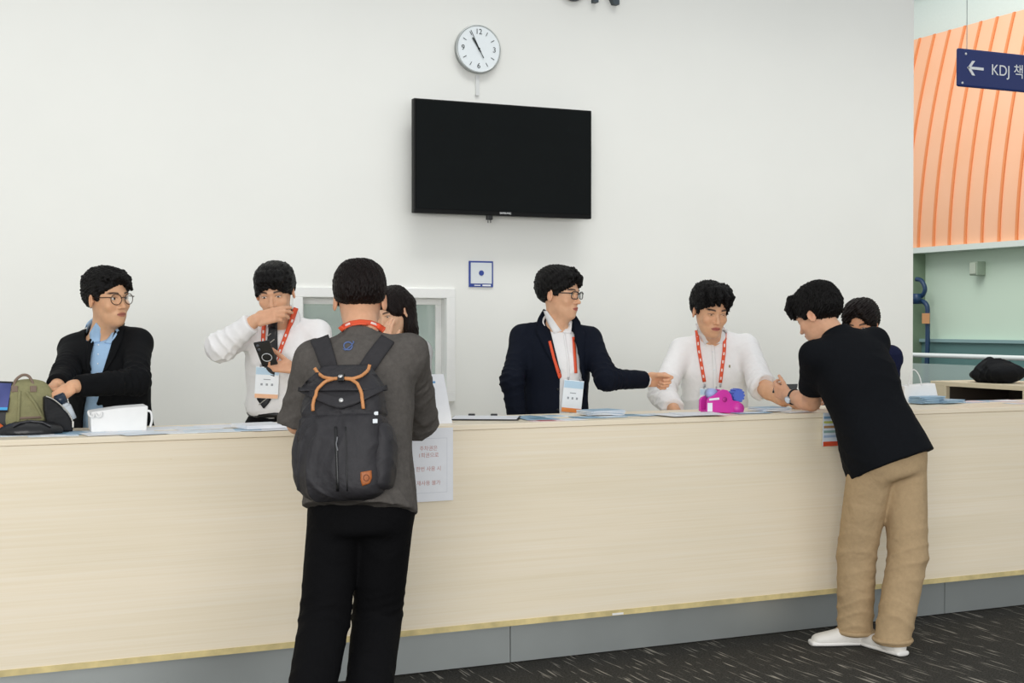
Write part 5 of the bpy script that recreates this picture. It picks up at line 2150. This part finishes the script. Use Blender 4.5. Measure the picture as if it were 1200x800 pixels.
# ------------------------------------------------------------ the backpack and the things on and around the counter
def make_backpack():
    P = P3
    c = at(403, 508, 4.385)
    out = facing(c, -20)
    up = unit(P.T[:, 2] * .6 + np.array([0, 0, .4]) - out * .02)
    R = frame(out, up)          # x = right seen from behind the bag, y = out of the back
    g = empty('backpack', c - np.array([0, 0, .22]), 'dark grey foldover backpack with tan leather handles on the man seen from behind', 'backpack')

    def w(x, y, z):
        return c + R @ np.array([x, y, z])
    NY = cloth('charcoal_nylon', '2f2e31', .12, .62, .4, spec=.35, folds=1.1)
    body = [U(loft(c, R, [(-.222, 0, 0, .120, .070), (-.19, 0, 0, .138, .086), (-.08, 0, .004, .146, .096), (.04, 0, .0, .146, .090), (.12, 0, -.01, .138, .078), (.18, 0, -.02, .115, .055), (.215, 0, -.03, .08, .035)], 3.0, .03)),
            DISP(folds(101, .006, 34)), DISP(lambda Q: .004 * np.exp(-(((Q - c.astype(f32)) @ R.astype(f32)[:, 2] - .055) / .006) ** 2).astype(f32))]
    pts = [w(.16, .1, .24), w(-.16, -.1, -.24), w(.16, -.1, -.24), w(-.16, .1, .24)]
    b = sdf_obj('bag_body', body, pts, .06, .0045, NY, g)
    for q in (-1, 1):
        pk = [U(loft(w(q * .135, -.01, 0), R, [(-.19, 0, 0, .022, .055), (-.14, 0, 0, .036, .064), (-.02, 0, 0, .040, .062), (.03, 0, 0, .026, .05)], 2.4, .02)), DISP(folds(105 + q, .0025, 40))]
        sdf_obj('side_pocket', pk, [w(q * .135, 0, -.19), w(q * .135, 0, .04)], .09, .005, NY, g)
    fl = [(f, o, k) for f, o, k in body[:2]]
    flap = patch('flap', fl, [(380, 431), (362, 446), (351, 459)], [(432, 430), (442, 444), (452, 458)], NY, g, .004, .006, 14, 14)
    patch('flap_fold', fl, [(353, 455), (372, 460), (388, 464), (400, 466), (414, 463), (432, 458), (450, 452)], [(353, 460), (370, 469), (386, 476), (400, 480), (416, 475), (434, 466), (451, 457)], NY, flap, .008, .006, 30, 5)
    TAN = plain('tan_leather', 'c98a55', .5, var=.1, scale=60)

    def along(pl, n=26):
        pl = resample(pl, n)
        Q, _ = cast(fl, pl[:, 0], pl[:, 1])
        return Q + grad(fl, Q) * .018
    MB().tube(along([(371, 436), (375, 442), (382, 446.5), (392, 448), (402, 447), (415, 448), (424, 445), (430, 440), (432.5, 433)]), .0058, 10).build('leather_handle', TAN, g, True)
    MB().tube(along([(369.5, 482), (371, 470), (375, 459), (383, 451), (392, 448), (402, 447), (413, 448.5), (420, 453), (425, 463), (426, 481)]), .0058, 10).build('leather_handle', TAN, g, True)
    q, _ = cast(fl, [402, 401, 429, 396], [447.5, 471.5, 561, 520])
    n = grad(fl, q)
    s = MB().box(q[0] + n[0] * .022, (.024, .012, .026), Matrix(R.tolist()), .003).build('snap_tab', BLACKP, g)
    SIL = plain('snap_silver', 'd4d4d2', .3, metal=.5)
    MB().cyl(q[0] + n[0] * .028, q[0] + n[0] * .032, .0075).build('snap_button', SIL, s, True)
    MB().cyl(q[1] + n[1] * .012, q[1] + n[1] * .018, .0075).build('snap_button', SIL, g, True)
    lp = patch('leather_patch', fl, [(422.5, 553), (422.5, 562), (424.5, 569)], [(435, 551), (435.5, 560), (433, 566)], plain('brown_leather', 'a8602f', .5, var=.12, scale=80), g, .002, .003, 10, 6)
    band('patch_emblem', fl, [(429 + 3.2 * math.cos(a), 559.5 + 3.6 * math.sin(a)) for a in np.linspace(0, 6.28, 12)], .8, plain('dark_leather', '6e3b1c', .6), lp, .006, .001, 2)
    band('zip', fl, [(393.5, 500), (394.5, 530), (396, 575)], 3.0, BLACKP, g, .002, .003, 3)
    band('zip', fl, [(405, 500), (406, 530), (407, 575)], 1.2, BLACKP, g, .001, .002, 2)
    band('zip_pull', fl, [(396, 512), (394.5, 520), (396, 528)], 1.4, plain('pull_grey', '6c6d70', .4), g, .006, .002, 2)
    tee = [U(grp(P.tee)), U(grp(body[:1]))]
    patch('shoulder_strap', [U(grp(P.tee))], [(364, 401), (372, 418), (380, 438)], [(386, 395), (392, 415), (398, 438)], cloth('strap_webbing', '3a393b', .1, .8, .5, folds=.3), g, .004, .008, 16, 6)
    patch('shoulder_strap', [U(grp(P.tee))], [(447, 394), (430, 415), (415, 438)], [(462, 402), (449, 420), (437, 438)], MATS['strap_webbing'], g, .004, .008, 16, 6)
    q, _ = cast([U(grp(P.tee)), U(grp(body)), ], [441, 440], [484, 493])
    MB().box(q[0] + D(0, 0, 1) * .008, (.014, .004, .012), Matrix(R.tolist()), .001).build('white_tag', CARD, g)
    MB().box(q[1] + D(0, 0, 1) * .010, (.016, .004, .014), Matrix(R.tolist()), .001).build('white_tag', CARD, g)
    return g


make_backpack()

PAPER = plain('paper_white', 'ebedf0', .6)
PALEB = plain('paper_pale_blue', 'dfe8ef', .5)
MIDB = plain('paper_mid_blue', '9dbbd0', .5)
TEAL = plain('paper_teal_blue', '6e95ab', .5)
PINK = plain('paper_pale_pink', 'e6cfd0', .5)
REDP = plain('paper_red', 'b9646a', .5)
ORP = plain('paper_orange', 'e06a35', .5)
lift_n = [0]


def leaflet(u, v, w, d, rot, label, col=PAPER, prt=None, t=.0015, name='leaflet', cat='leaflet', group='leaflets along the counter top', z=0.0, strip=.5):
    lift_n[0] += 1
    if u < 340 and t < .01:
        w, d = w * 1.2, d * 1.6
    zz = TOP + z + .0004 * (lift_n[0] % 9)
    p = atz(u, v, zz)
    p[1] = min(max(p[1], YF + d / 2 * .8), YB - d / 2 * .7)
    p = np.array([p[0], p[1], zz])
    M = Matrix.Rotation(math.radians(rot), 3, 'Z')
    g = empty(name, p, label, cat, group)
    MB().box(p + [0, 0, t / 2], (w, d, t), M).build('sheet', col, g)
    if prt:
        o = np.array(M @ Vector((w * (strip - .5) * .5, 0, 0)))
        MB().box(p + o + [0, 0, t + .0003], (w * strip, d * .92, .0005), M).build('print', prt, g)
    return g


LF = [
    (24, 509, .17, .10, 8, 'pale blue leaflet at the very left end of the counter front', PALEB, None),
    (62, 510, .15, .075, -4, 'pale blue leaflet at the front edge left of the white paper bag', PALEB, PAPER),
    (52, 505, .16, .10, 12, 'white leaflet directly in front of the flat black bag', PAPER, PALEB),
    (92, 507, .13, .10, -14, 'teal printed leaflet in front of the open black pouch', TEAL, MIDB),
    (112, 506.5, .10, .10, 10, 'small mid blue leaflet left of the white paper bag corner', MIDB, PALEB),
    (126, 508, .15, .09, 6, 'white leaflet at the front edge below the white paper bag', PAPER, None),
    (152, 504.5, .15, .10, -8, 'white leaflet tucked against the white paper bag', PAPER, PALEB),
    (166, 508, .14, .08, 14, 'pale blue leaflet below the right corner of the white paper bag', PALEB, None),
    (190, 502, .15, .10, 5, 'white leaflet just right of the white paper bag', PAPER, None),
    (200, 506.5, .16, .08, -6, 'pale leaflet at the front edge right of the paper bag', PALEB, PAPER),
    (228, 501.5, .15, .10, 9, 'white leaflet near the back edge midway between bag and booklet', PAPER, PALEB),
    (248, 505, .17, .08, -3, 'pale blue leaflet at the front edge left of the white booklet', PALEB, None),
    (258, 499.5, .15, .10, 3, 'white leaflet at the back edge left of the white booklet', PAPER, None),
    (290, 503.5, .17, .08, -8, 'pale leaflet at the front edge under the white booklet', PALEB, MIDB),
    (322, 502.5, .18, .09, 6, 'white leaflet beside the left elbow of the backpack wearer', PAPER, None),
    (612, 488.5, .17, .12, 10, 'teal leaflet right of the clipboard in front of the navy suit', TEAL, MIDB),
    (632, 490.5, .15, .12, -8, 'mid blue leaflet in front of the buttoned navy jacket', MIDB, TEAL),
    (648, 487.5, .14, .10, 4, 'pale blue leaflet at the back edge below the navy jacket button', PALEB, MIDB),
    (640, 493, .15, .06, -3, 'reddish printed leaflet at the front edge below the navy suit', PINK, REDP),
    (668, 491.5, .12, .10, 5, 'white leaflet in front of the hanging badge of the navy suit man', PAPER, PALEB),
    (688, 489, .14, .12, -12, 'teal leaflet right of the hanging badge of the navy suit man', TEAL, MIDB),
    (712, 488.5, .16, .09, 8, 'mid blue leaflet at the front edge below the booklet stack', MIDB, PALEB),
    (738, 486.5, .16, .12, -6, 'pale blue leaflet right of the booklet stack', PALEB, TEAL),
    (760, 486, .16, .10, 12, 'mid blue leaflet left of the large white sheets', MIDB, PALEB),
    (880, 483.5, .18, .09, -4, 'blue leaflet right of the pink tape dispenser', MIDB, PALEB),
    (935, 482.5, .15, .07, 3, 'white leaflet at the front edge beside the leaning elbow', PAPER, None),
    (1135, 471, .17, .14, 8, 'blue leaflet in the middle of the right counter end', MIDB, PINK),
    (1158, 470, .18, .14, -10, 'pink leaflet overlapping blue ones at the right counter end', PINK, MIDB),
    (1180, 469.5, .18, .14, 6, 'pale pink leaflet in front of the open cabinet', PINK, PAPER),
    (1196, 472.5, .16, .10, -14, 'pale blue leaflet at the right frame edge on the counter', PALEB, PINK),
]
for k in LF:
    leaflet(*k)
leaflet(304, 500.5, .17, .17, 8, 'thick white booklet in front of the man with the striped tie', PAPER, None, t=.014, name='booklet', cat='booklet', group=None, z=.004)
leaflet(800, 485.5, .24, .20, 6, 'large white sheet left of the pink tape dispenser', PAPER, None, name='paper_sheet', cat='paper', group=None, z=.004)
leaflet(826, 485.5, .21, .20, -10, 'large white sheet partly under the pink tape dispenser', PAPER, None, name='paper_sheet', cat='paper', group=None, z=.006)
for i, (u, v, n, w, lab) in enumerate(((704, 486.5, 4, .18, 'navy suit man badge'), (902, 482, 3, .16, 'bare forearm'), (1083, 473, 7, .17, 'white bag at right'), (1108, 472.5, 3, .16, 'white bag and leaflets at right'))):
    p = atz(u, v, TOP)
    p[1] = min(p[1], YB - .08)
    p[2] = TOP
    for k in range(n):
        M = Matrix.Rotation(math.radians((-6, 8, 3, 10, -3, 5, -8)[k] + i * 4), 3, 'Z')
        t = .0048
        pos = ['at the bottom of', 'second from the bottom in', 'third from the bottom in', 'fourth from the bottom in', 'fifth from the bottom in', 'sixth from the bottom in', 'on top of'][k if k < n - 1 else 6]
        where = ('right of the navy man badge', 'behind the bare forearm', 'beside the right white bag', 'right of the tallest blue pile')[i]
        g = empty('booklet', p + [0, 0, .005 + k * (t + .0004)], 'blue booklet %s the pile %s' % (pos, where), 'booklet', 'booklets piled ' + where)
        c = p + [0, 0, .005 + k * (t + .0004) + t / 2]
        MB().box(c, (w, .13, t * .8), M).build('pages', PAPER if i < 2 else MIDB, g)
        MB().box(c + [0, 0, t * .45], (w + .002, .132, t * .12), M).build('cover', (MIDB, TEAL, MIDB)[k % 3], g)

# clipboard
p = atz(569, 490.5, TOP + .001)
cb = empty('clipboard', p, 'black clipboard with white sheet right of the white standing notice', 'clipboard')
M = Matrix.Rotation(math.radians(-28), 3, 'Z')
p[1] = min(p[1], YB - .16)
MB().box(p + [0, 0, .003], (.30, .215, .004), M, .001).build('board', BLACKP, cb)
MB().box(p + [0, 0, .0065], (.285, .20, .002), M).build('sheet', PAPER, cb)
for s_ in (-.07, .03):
    o = np.array(M @ Vector((s_, .10, 0)))
    MB().box(p + o + [0, 0, .010], (.030, .016, .012), M, .003).build('binder_clip', BLACKP, cb)

# white standing notice
a0 = atz(476, 498, TOP)
tn = empty('standing_notice', atz(502, 497, TOP), 'white standing notice on the counter left of the clipboard', 'notice')
b0, b1 = atz(468, 497.5, TOP + .001), atz(530, 495.5, TOP + .001)
Yn = (b0[1] + b1[1]) / 2
b0 = np.array([b0[0], Yn, TOP])
b1 = np.array([b1[0], Yn, TOP])
hN = .205
off = np.array([-.018, .055, hN])
MB().prism([b0, b1, b1 + off, b0 + off], (0, -.002, 0)).build('front_sheet', PAPER, tn)
MB().prism([b0 + [0, .12, 0], b1 + [0, .12, 0], b1 + off, b0 + off], (0, .002, 0)).build('back_sheet', PAPER, tn)
MB().box((b0 + b1) / 2 + [0, .06, .001], (b1[0] - b0[0], .12, .002)).build('base_sheet', PAPER, tn)
BLT_ = plain('print_blue', '5f9fd0', .5)
c_ = b0 * .3 + b1 * .7 + off * .84 + np.array([0, -.0035, 0])
MB().box(c_, (.052, .001, .008)).build('blue_print', BLT_, tn)

# notice hanging on the counter front
pc = at(503, 544.5, YF - .008)
hn = empty('paper_notice', (pc[0], YF - .004, at(503, 588, YF)[2]), 'white printed notice taped to the counter front beside the backpack wearer', 'notice')
MB().box(pc, (.21, .0012, .30)).build('sheet', PAPER, hn)
RDP = plain('print_dusty_red', 'c08a85', .6)
for s_, v in (('주차권은', 525.5), ('1회권으로', 533.5), ('한번 사용 시', 549.5), ('재사용 불가', 566)):
    q = at(502.5, v, YF - .009)
    text('notice_lettering', s_, (pc[0] - .003, YF - .0088, q[2]), (1, 0, 0), (0, 0, 1), .0215, RDP, hn, .0002)
fm = MB()
LG = plain('print_light_grey', 'c9ccd2', .6)
for s_ in (-1, 1):
    fm.box((pc[0] + s_ * .078, YF - .0089, pc[2] - .003), (.0012, .0006, .222))
    fm.box((pc[0], YF - .0089, pc[2] - .003 + s_ * .111), (.157, .0006, .0012))
fm.build('printed_border', LG, hn)

# white paper bag lying on the counter
WB = plain('white_card_bag', 'ececea', .55)
g = empty('paper_bag', atz(140, 501, TOP), 'white paper bag with cord handles lying in front of the black suit', 'paper bag')
yb0, yb1 = 5.44, 5.60
q = [at(107, 504, yb0), at(172, 501, yb0), at(173.5, 475.5, yb0), at(140, 478, yb0), at(106, 483, yb0)]
for r_ in q[:2]:
    r_[2] = TOP + .003
MB().prism(q, (0.01, yb1 - yb0, 0)).build('bag_body', WB, g, bevel=.004)
CORD = plain('white_cord', 'e4e4e2', .6)
MB().tube(curve([at(106, 484, yb0), at(103.5, 482.5, yb0 - .01), at(105, 487, yb0 - .015), at(109, 488.5, yb0 - .015), at(110, 485, yb0 - .008)]), .0045, 10).build('cord_handle', CORD, g, True)
MB().tube(curve([at(112, 484, yb0 - .004), at(114, 488, yb0 - .014), at(118, 488, yb0 - .014), at(119.5, 483, yb0 - .004)]), .0045, 10).build('cord_handle', CORD, g, True)
MB().tube(curve([at(173, 481, yb0 - .002), at(177, 483, yb0 - .01), at(178, 492, yb0 - .01), at(176, 500, yb0 - .01)]), .0045, 10).build('cord_handle', CORD, g, True)

# khaki bag
KB = cloth('khaki_canvas', '8d8a66', .10, .8, .5, folds=.5)
KD = plain('taupe_leather', '7d6a5b', .6)
yk = 5.63
c = at(33, 474, yk)
g = empty('green_bag', [c[0], yk, TOP], 'khaki green canvas bag with taupe handle at the left end of the counter', 'bag')
Rk = np.eye(3)
hb = c[2] - TOP
gb = [U(loft(np.array([c[0], yk, TOP]), Rk, [(.002, 0, 0, .112, .06), (.05, 0, 0, .112, .066), (.12, 0, 0, .102, .06), (.175, 0, 0, .080, .042), (.205, 0, 0, .05, .02)], 2.8, .02)), DISP(folds(120, .003, 40)), I(plane([0, 0, TOP + .001], (0, 0, -1)))]
sdf_obj('bag_body', gb, [[c[0] - .12, yk - .08, TOP], [c[0] + .12, yk + .08, TOP + .22]], .03, .004, KB, g)
MB().tube(curve([at(16, 455, yk - .03), at(18, 446, yk - .02), at(26, 439.5, yk - .02), at(34, 441, yk - .02), at(40, 452, yk - .03)]), .0055, 10).build('carry_handle', KD, g, True)
band('front_strap', gb[:1], [(23, 458), (22, 480), (21, 500)], 3.2, KB, g, .003, .003)
band('front_strap', gb[:1], [(31, 459), (42, 474), (52, 492)], 3.2, KB, g, .003, .003)
band('base_trim', gb[:1], [(22, 490), (40, 489), (60, 488)], 2.6, KD, g, .002, .003)
for u_ in (17, 39):
    q_, _ = cast(gb[:1], [u_], [455.5])
    MB().box(q_[0] + [0, -.004, 0], (.024, .006, .024), None, .002).build('handle_tab', KD, g)

# black pouch with a bottle
g = empty('black_pouch', atz(70, 502, TOP), 'open black zip pouch held by the man in the black suit', 'pouch')
BN = cloth('black_nylon', '121316', .1, .6, .3, spec=.3, folds=.6)
yp = 5.50
q = [at(57, 503, yp), at(86, 502, yp), at(85.5, 494, yp), at(80, 484, yp), at(69, 473, yp), at(58, 465, yp), at(52, 464.5, yp), at(52, 480, yp)]
for r_ in q[:2]:
    r_[2] = TOP + .002
MB().prism(q, (0.0, .07, 0)).build('pouch_body', BN, g, bevel=.008)
MB().tube(curve([at(54, 464.2, yp - .001), at(63, 468, yp - .001), at(73, 476, yp - .001), at(81, 485, yp - .001), at(86, 496, yp - .001)]), .0028, 8).build('zip', plain('zip_silver', 'b9b6ae', .3, metal=.6), g, True)
MB().box(at(85.5, 497, yp - .005), (.007, .003, .024), None, .001).build('zip_pull', MATS['zip_silver'], g)
g = empty('water_bottle', at(80, 488, yp + .04), 'small clear bottle with dark blue cap standing out of the open black pouch', 'bottle')
A_, B_ = at(69, 463, yp + .03), at(82, 492, yp + .03)
ax = unit(B_ - A_)
MB().cyl(A_, A_ + ax * .035, .022).cyl(A_ - ax * .004, A_ + ax * .0, .019).build('cap', plain('dark_blue_cap', '1b2a3d', .3), g, True)
MB().cyl(A_ + ax * .035, A_ + ax * .05, .018, .027).cyl(A_ + ax * .05, B_, .027).build('bottle_body', plain('clear_plastic', 'c4ccd2', .15, bump=.8, bscale=60), g, True)

g = [U(ell(at(36, 500, 5.47) * [1, 1, 0] + [0, 0, TOP + .012], (.118, .07, .042))), I(plane([0, 0, TOP + .001], (0, 0, -1)), .003), DISP(folds(130, .003, 40))]
c = at(38, 500, 5.47)
eb = empty('flat_black_bag', [c[0], c[1], TOP], 'flat soft black leather bag in front of the khaki green bag', 'bag')
sdf_obj('bag_body', g, [[c[0] - .12, c[1] - .08, TOP], [c[0] + .12, c[1] + .08, TOP + .05]], .03, .004, plain('soft_black_leather', '131315', .38), eb)
band('piping', g[:1], [(15, 500), (24, 495.5), (36, 493.5), (50, 495), (60, 500)], 1.3, plain('piping_grey', '2e2e33', .35), eb, .002, .003, 3)
# blue display and orange leaflet at the far left
g = empty('tablet', atz(0, 500, TOP), 'blue lit tablet on a black stand at the left picture edge', 'tablet')
yt = 5.56
q = [at(-45, 483, yt), at(9, 483, yt), at(15, 447, yt + .05), at(-45, 445, yt + .05)]
MB().prism(q, (0, .012, 0)).build('tablet_case', BLACKP, g)
sm_ = NT('tablet_screen')
vec = sm_.coords((3, 3, 3))
gz = sm_.n('ShaderNodeTexNoise', Scale=3.0)
sm_.l(vec, gz.inputs['Vector'])
colr = sm_.ramp(gz.outputs['Fac'], [(.3, lin('2b3566')), (.7, lin('4a4f86'))])
sm_.l(colr, sm_.b.inputs['Base Color'])
sm_.l(colr, sm_.b.inputs['Emission Color'])
sm_.b.inputs['Emission Strength'].default_value = .35
q2 = [at(-44, 480.5, yt), at(8.5, 480.5, yt), at(13.5, 449, yt + .045), at(-44, 447, yt + .045)]
MB().prism([r_ + np.array([0, -.002, 0]) for r_ in q2], (0, -.001, 0)).build('screen', sm_.m, g)
q3 = [at(-44, 480.2, yt), at(8.3, 480.2, yt), at(9, 476.5, yt + .008), at(-44, 476.5, yt + .008)]
MB().prism([r_ + np.array([0, -.004, 0]) for r_ in q3], (0, -.001, 0)).build('screen_bar', plain('screen_cyan', '4aa6dc', .3), g)
a_ = at(-18, 483, yt)
MB().box((a_[0], yt + .05, (a_[2] + TOP) / 2), (.16, .06, a_[2] - TOP), None, .003).build('stand', BLACKP, g)
q = [atz(-18, 509, TOP + .002), atz(15, 508, TOP + .002), atz(3, 499, TOP + .045), atz(-18, 497, TOP + .05)]
for r_ in q[2:]:
    r_[1] = q[0][1] + .06
g = empty('orange_leaflet', q[0], 'orange folded leaflet propped at the left picture edge', 'leaflet')
MB().prism(q, (0, .003, .001)).build('front_sheet', ORP, g)
MB().prism([q[0] + [0, .07, 0], q[1] + [-.02, .07, 0], q[2], q[3]], (0, .003, 0)).build('back_sheet', PAPER, g)

# pink tape dispenser
MAG = plain('magenta_plastic', 'd338a6', .35)
BLU = plain('cornflower_plastic', '5a74cf', .4)
yd = 5.40
g = empty('tape_dispenser', atz(850, 486, TOP), 'magenta and blue tape dispenser on the counter', 'tape dispenser')
pr_ = [(828.5, 485.5), (829, 470), (831, 467), (838, 463.5), (843, 459), (848, 457), (853, 458), (857, 463), (859, 470), (866, 471), (870, 474), (871.5, 480), (869, 486), (855, 487)]
q = [at(u_, v_, yd) for u_, v_ in pr_]
zlow = min(r_[2] for r_ in q)
for r_ in q:
    r_[2] += (TOP + .001 - zlow) * (1 if r_[2] < TOP + .02 else .3)
    r_[2] = max(r_[2], TOP + .001)
MB().prism(q, (0, .012, 0)).build('side_plate', MAG, g, bevel=.003)
MB().prism([r_ + np.array([.0, .062, 0]) for r_ in q], (0, .012, 0)).build('side_plate', MAG, g, bevel=.003)
xm0, xm1 = q[0][0], q[-2][0]
MB().box(((xm0 + xm1) / 2, yd + .037, TOP + .010), (xm1 - xm0 - .01, .055, .016), None, .003).build('base', MAG, g)
cA = at(865, 478.5, yd)
MB().cyl((cA[0], yd - .012, cA[2]), (cA[0], yd + .07, cA[2]), .026, seg=28).build('front_drum', MAG, g, True)
cB = at(849, 468, yd)
MB().cyl((cB[0], yd - .004, cB[2]), (cB[0], yd + .002, cB[2]), .012).build('axle_cap', plain('magenta_dark', 'b02488', .4), g, True)
cC = at(861, 463, yd + .05)
wl = MB().cyl((cC[0], yd + .014, cC[2]), (cC[0], yd + .060, cC[2]), .028, seg=28)
for k in range(12):
    a_ = k / 12 * 6.28318
    wl.box((cC[0] + .029 * math.cos(a_), yd + .037, cC[2] + .029 * math.sin(a_)), (.008, .046, .008), Matrix.Rotation(-a_, 3, 'Y'))
wl.build('toothed_roller', BLU, g)
cD = at(834, 461, yd + .03)
MB().cyl((cD[0], yd + .014, cD[2]), (cD[0], yd + .055, cD[2]), .024, seg=32).build('tape_roll', plain('lavender_tape', 'a3b1de', .3), g, True)
p_ = at(832, 477, yd - .001)
MB().box((p_[0], yd - .001, p_[2]), (.026, .0015, .040)).build('white_label', CARD, g)
p_ = at(837, 467.5, yd - .001)
MB().box((p_[0], yd - .001, p_[2]), (.055, .0015, .010), Matrix.Rotation(math.radians(-4), 3, 'Y')).build('white_strip', CARD, g)

# telephones in hands
c = at(311.5, 414, 5.79)
N = D(-.1, -.62, .78, c)
Uv = unit(np.array([0, 0, 1.0]) - N * N[2])
Xv = np.cross(Uv, N)
a_ = math.radians(12)
Uv, Xv = Uv * math.cos(a_) + Xv * math.sin(a_) * -1, Xv * math.cos(a_) + Uv * math.sin(a_)
Rm = rotm(Xv, N, Uv)
g = empty('smartphone', c, 'black smartphone with a pale ring on its back held by the striped tie man', 'phone')
MB().box(c, (.070, .009, .135), Rm, .004).build('phone_case', plain('phone_black', '1a1b1e', .25), g)
rc = c - Uv * .018 + N * .0055
MB().tube([rc + .021 * (Xv * math.cos(t_) + Uv * math.sin(t_)) for t_ in np.linspace(0, 6.283, 32, endpoint=False)], .0018, 8, True).build('ring', plain('ring_pale', 'cdd0d2', .4), g, True)
for k in range(2):
    m_ = c + Uv * (.052 - .022 * k) - Xv * .020 + N * .004
    MB().cyl(m_, m_ + N * .003, .0075).build('camera_lens', plain('lens_grey', '50545c', .2), g, True)
e_, w_ = P7.arms['L'][1:]
c = w_ + D(-.5, .45, -.5) * .105 + D(.0, .05, -.5) * .02
c = at(920, 455, 5.55)
N = D(-.15, .85, .5, c)
Uv = unit(D(-.9, .1, -.3) - N * np.dot(D(-.9, .1, -.3), N))
Rm = rotm(np.cross(N, Uv) * 1.0, N, Uv)
g = empty('smartphone', c, 'black smartphone with white stripes held by the man in the polo', 'phone')
MB().box(c, (.066, .009, .115), Rm, .003).build('phone_case', MATS['phone_black'], g)
for k in (-1, 1):
    MB().box(c + N * .005 + Uv * .034 + np.cross(N, Uv) * .012 * k, (.006, .001, .035), Rm).build('screen_line', CARD, g)

# badge of the leaning man, hanging down over the counter front
g = empty('badge_lanyard', at(972, 503, 5.20), 'colourful badge hanging over the counter front beneath the leaning man', 'lanyard')
c = at(973, 503, 5.215)
b = MB().box(c, (.085, .003, .155), Matrix.Rotation(math.radians(2), 3, 'Y'), .001).build('badge_card', PALEB, g)
MB().box(c + [0, -.002, -.067], (.084, .001, .022)).build('footer_print', plain('badge_red_orange', 'd9502c', .5), b)
for k, cl in enumerate(('badge_mix_a:7fa6c4', 'badge_mix_b:c8cf6a', 'badge_mix_c:b58a5c', 'badge_mix_d:8fb0a8', 'badge_mix_e:a9bfd8')):
    nm, hx = cl.split(':')
    MB().box(c + [-.002, -.002, .056 - k * .022], (.072, .001, .011)).build('coloured_line', plain(nm, hx, .5), b)
nk = P7.neck + P7.T[:, 1] * .09 - P7.T[:, 2] * .03
MB().tube(curve([c + [0, 0, .078], c + [.01, -.005, .2], (c + nk) / 2 + [.05, .02, .0], nk]), .004, 8).build('strap', LAN, g, True)

# white bag, cabinet and black cloth bag at the right
g = empty('paper_bag', atz(1088, 470, TOP), 'white bag with thin cord handle standing at the right behind the leaning man', 'paper bag')
yw = 5.64
q = [at(1060, 472, yw), at(1101, 472, yw), at(1096, 449, yw), at(1060, 452, yw)]
for r_ in q[:2]:
    r_[2] = TOP + .001
MB().prism(q, (.01, .07, 0)).build('bag_body', WB, g, bevel=.004)
MB().tube(curve([at(1064, 452, yw), at(1068, 435, yw), at(1073, 434, yw), at(1078, 442, yw), at(1080, 452, yw)]), .003, 8).build('cord_handle', CORD, g, True)

zc_ = 1.07
O_ = atz(1108.5, 447, zc_)
B_ = atz(1199, 452.2, zc_)
A_ = O_ + (O_ - B_) * .22
d1 = unit((B_ - A_) * [1, 1, 0])
d2 = np.array([-d1[1], d1[0], 0])
Lc = float(np.linalg.norm(B_ - A_)) + .02
CAB = plain('beige_laminate', 'cfc2a6', .5, var=.04, scale=6)
g = empty('storage_cabinet', A_ * [1, 1, 0] + d1 * Lc / 2 + d2 * .3, 'beige open cabinet behind the right end of the counter', 'cabinet')
Rc = rotm(d1, d2, [0, 0, 1])
dp = .55


def cbx(x, y, z, sx, sy, sz, nm, m=CAB):
    cc = A_ * [1, 1, 0] + d1 * x + d2 * y + np.array([0, 0, z])
    return MB().box(cc, (sx, sy, sz), Rc, .002).build(nm, m, g)


cbx(Lc / 2, dp / 2, zc_ - .015, Lc, dp, .03, 'cabinet_top')
wl_ = float(np.linalg.norm(O_ - A_))
cbx(wl_ / 2, dp / 2, (zc_ - .03) / 2, wl_, dp, zc_ - .03, 'side_panel')
cbx(Lc - .013, dp / 2, (zc_ - .03) / 2, .026, dp, zc_ - .03, 'side_panel')
INB = plain('dark_brown_inside', '3b342e', .6)  # inner faces coloured dark brown, outer faces stay beige
cbx(Lc / 2, dp - .01, (zc_ - .03) / 2, Lc - .052, .02, zc_ - .03, 'back_panel', INB)
cbx(Lc / 2, dp / 2, zc_ - .30, Lc - .052, dp - .03, .02, 'shelf', INB)
cbx(wl_ + .003, dp / 2 + .01, zc_ - .165, .006, dp - .04, .26, 'inside_sheet', INB)
cbx(Lc - .029, dp / 2 + .01, zc_ - .165, .006, dp - .04, .26, 'inside_sheet', INB)
cbx(Lc / 2, .02, (zc_ - .33) / 2, Lc - .052, .02, zc_ - .33, 'lower_door')
c = A_ + d1 * (Lc * .44) + d2 * .20
g = empty('black_cloth_bag', c, 'crumpled black cloth bag lying on top of the beige cabinet', 'bag')
bb = [U(ell(c + [0, 0, .05], (.19, .13, .06), np.stack([d1, d2, [0, 0, 1]], 1))), U(ell(c + d1 * .02 + [0, 0, .10], (.10, .09, .06)), .05), U(ell(c + d1 * .12 + [0, 0, .07], (.14, .10, .06)), .05), U(cone(c + d1 * -.06 + [0, 0, .13], c + d1 * -.02 + [0, 0, .155], .016, .010), .03),
      DISP(folds(150, .012, 30)), I(plane([0, 0, zc_ + .001], (0, 0, -1)), .003)]
sdf_obj('bag_body', bb, [c - .3, c + .3], .0, .006, cloth('matt_black_cloth', '141517', .1, .8, .3, folds=.8), g)
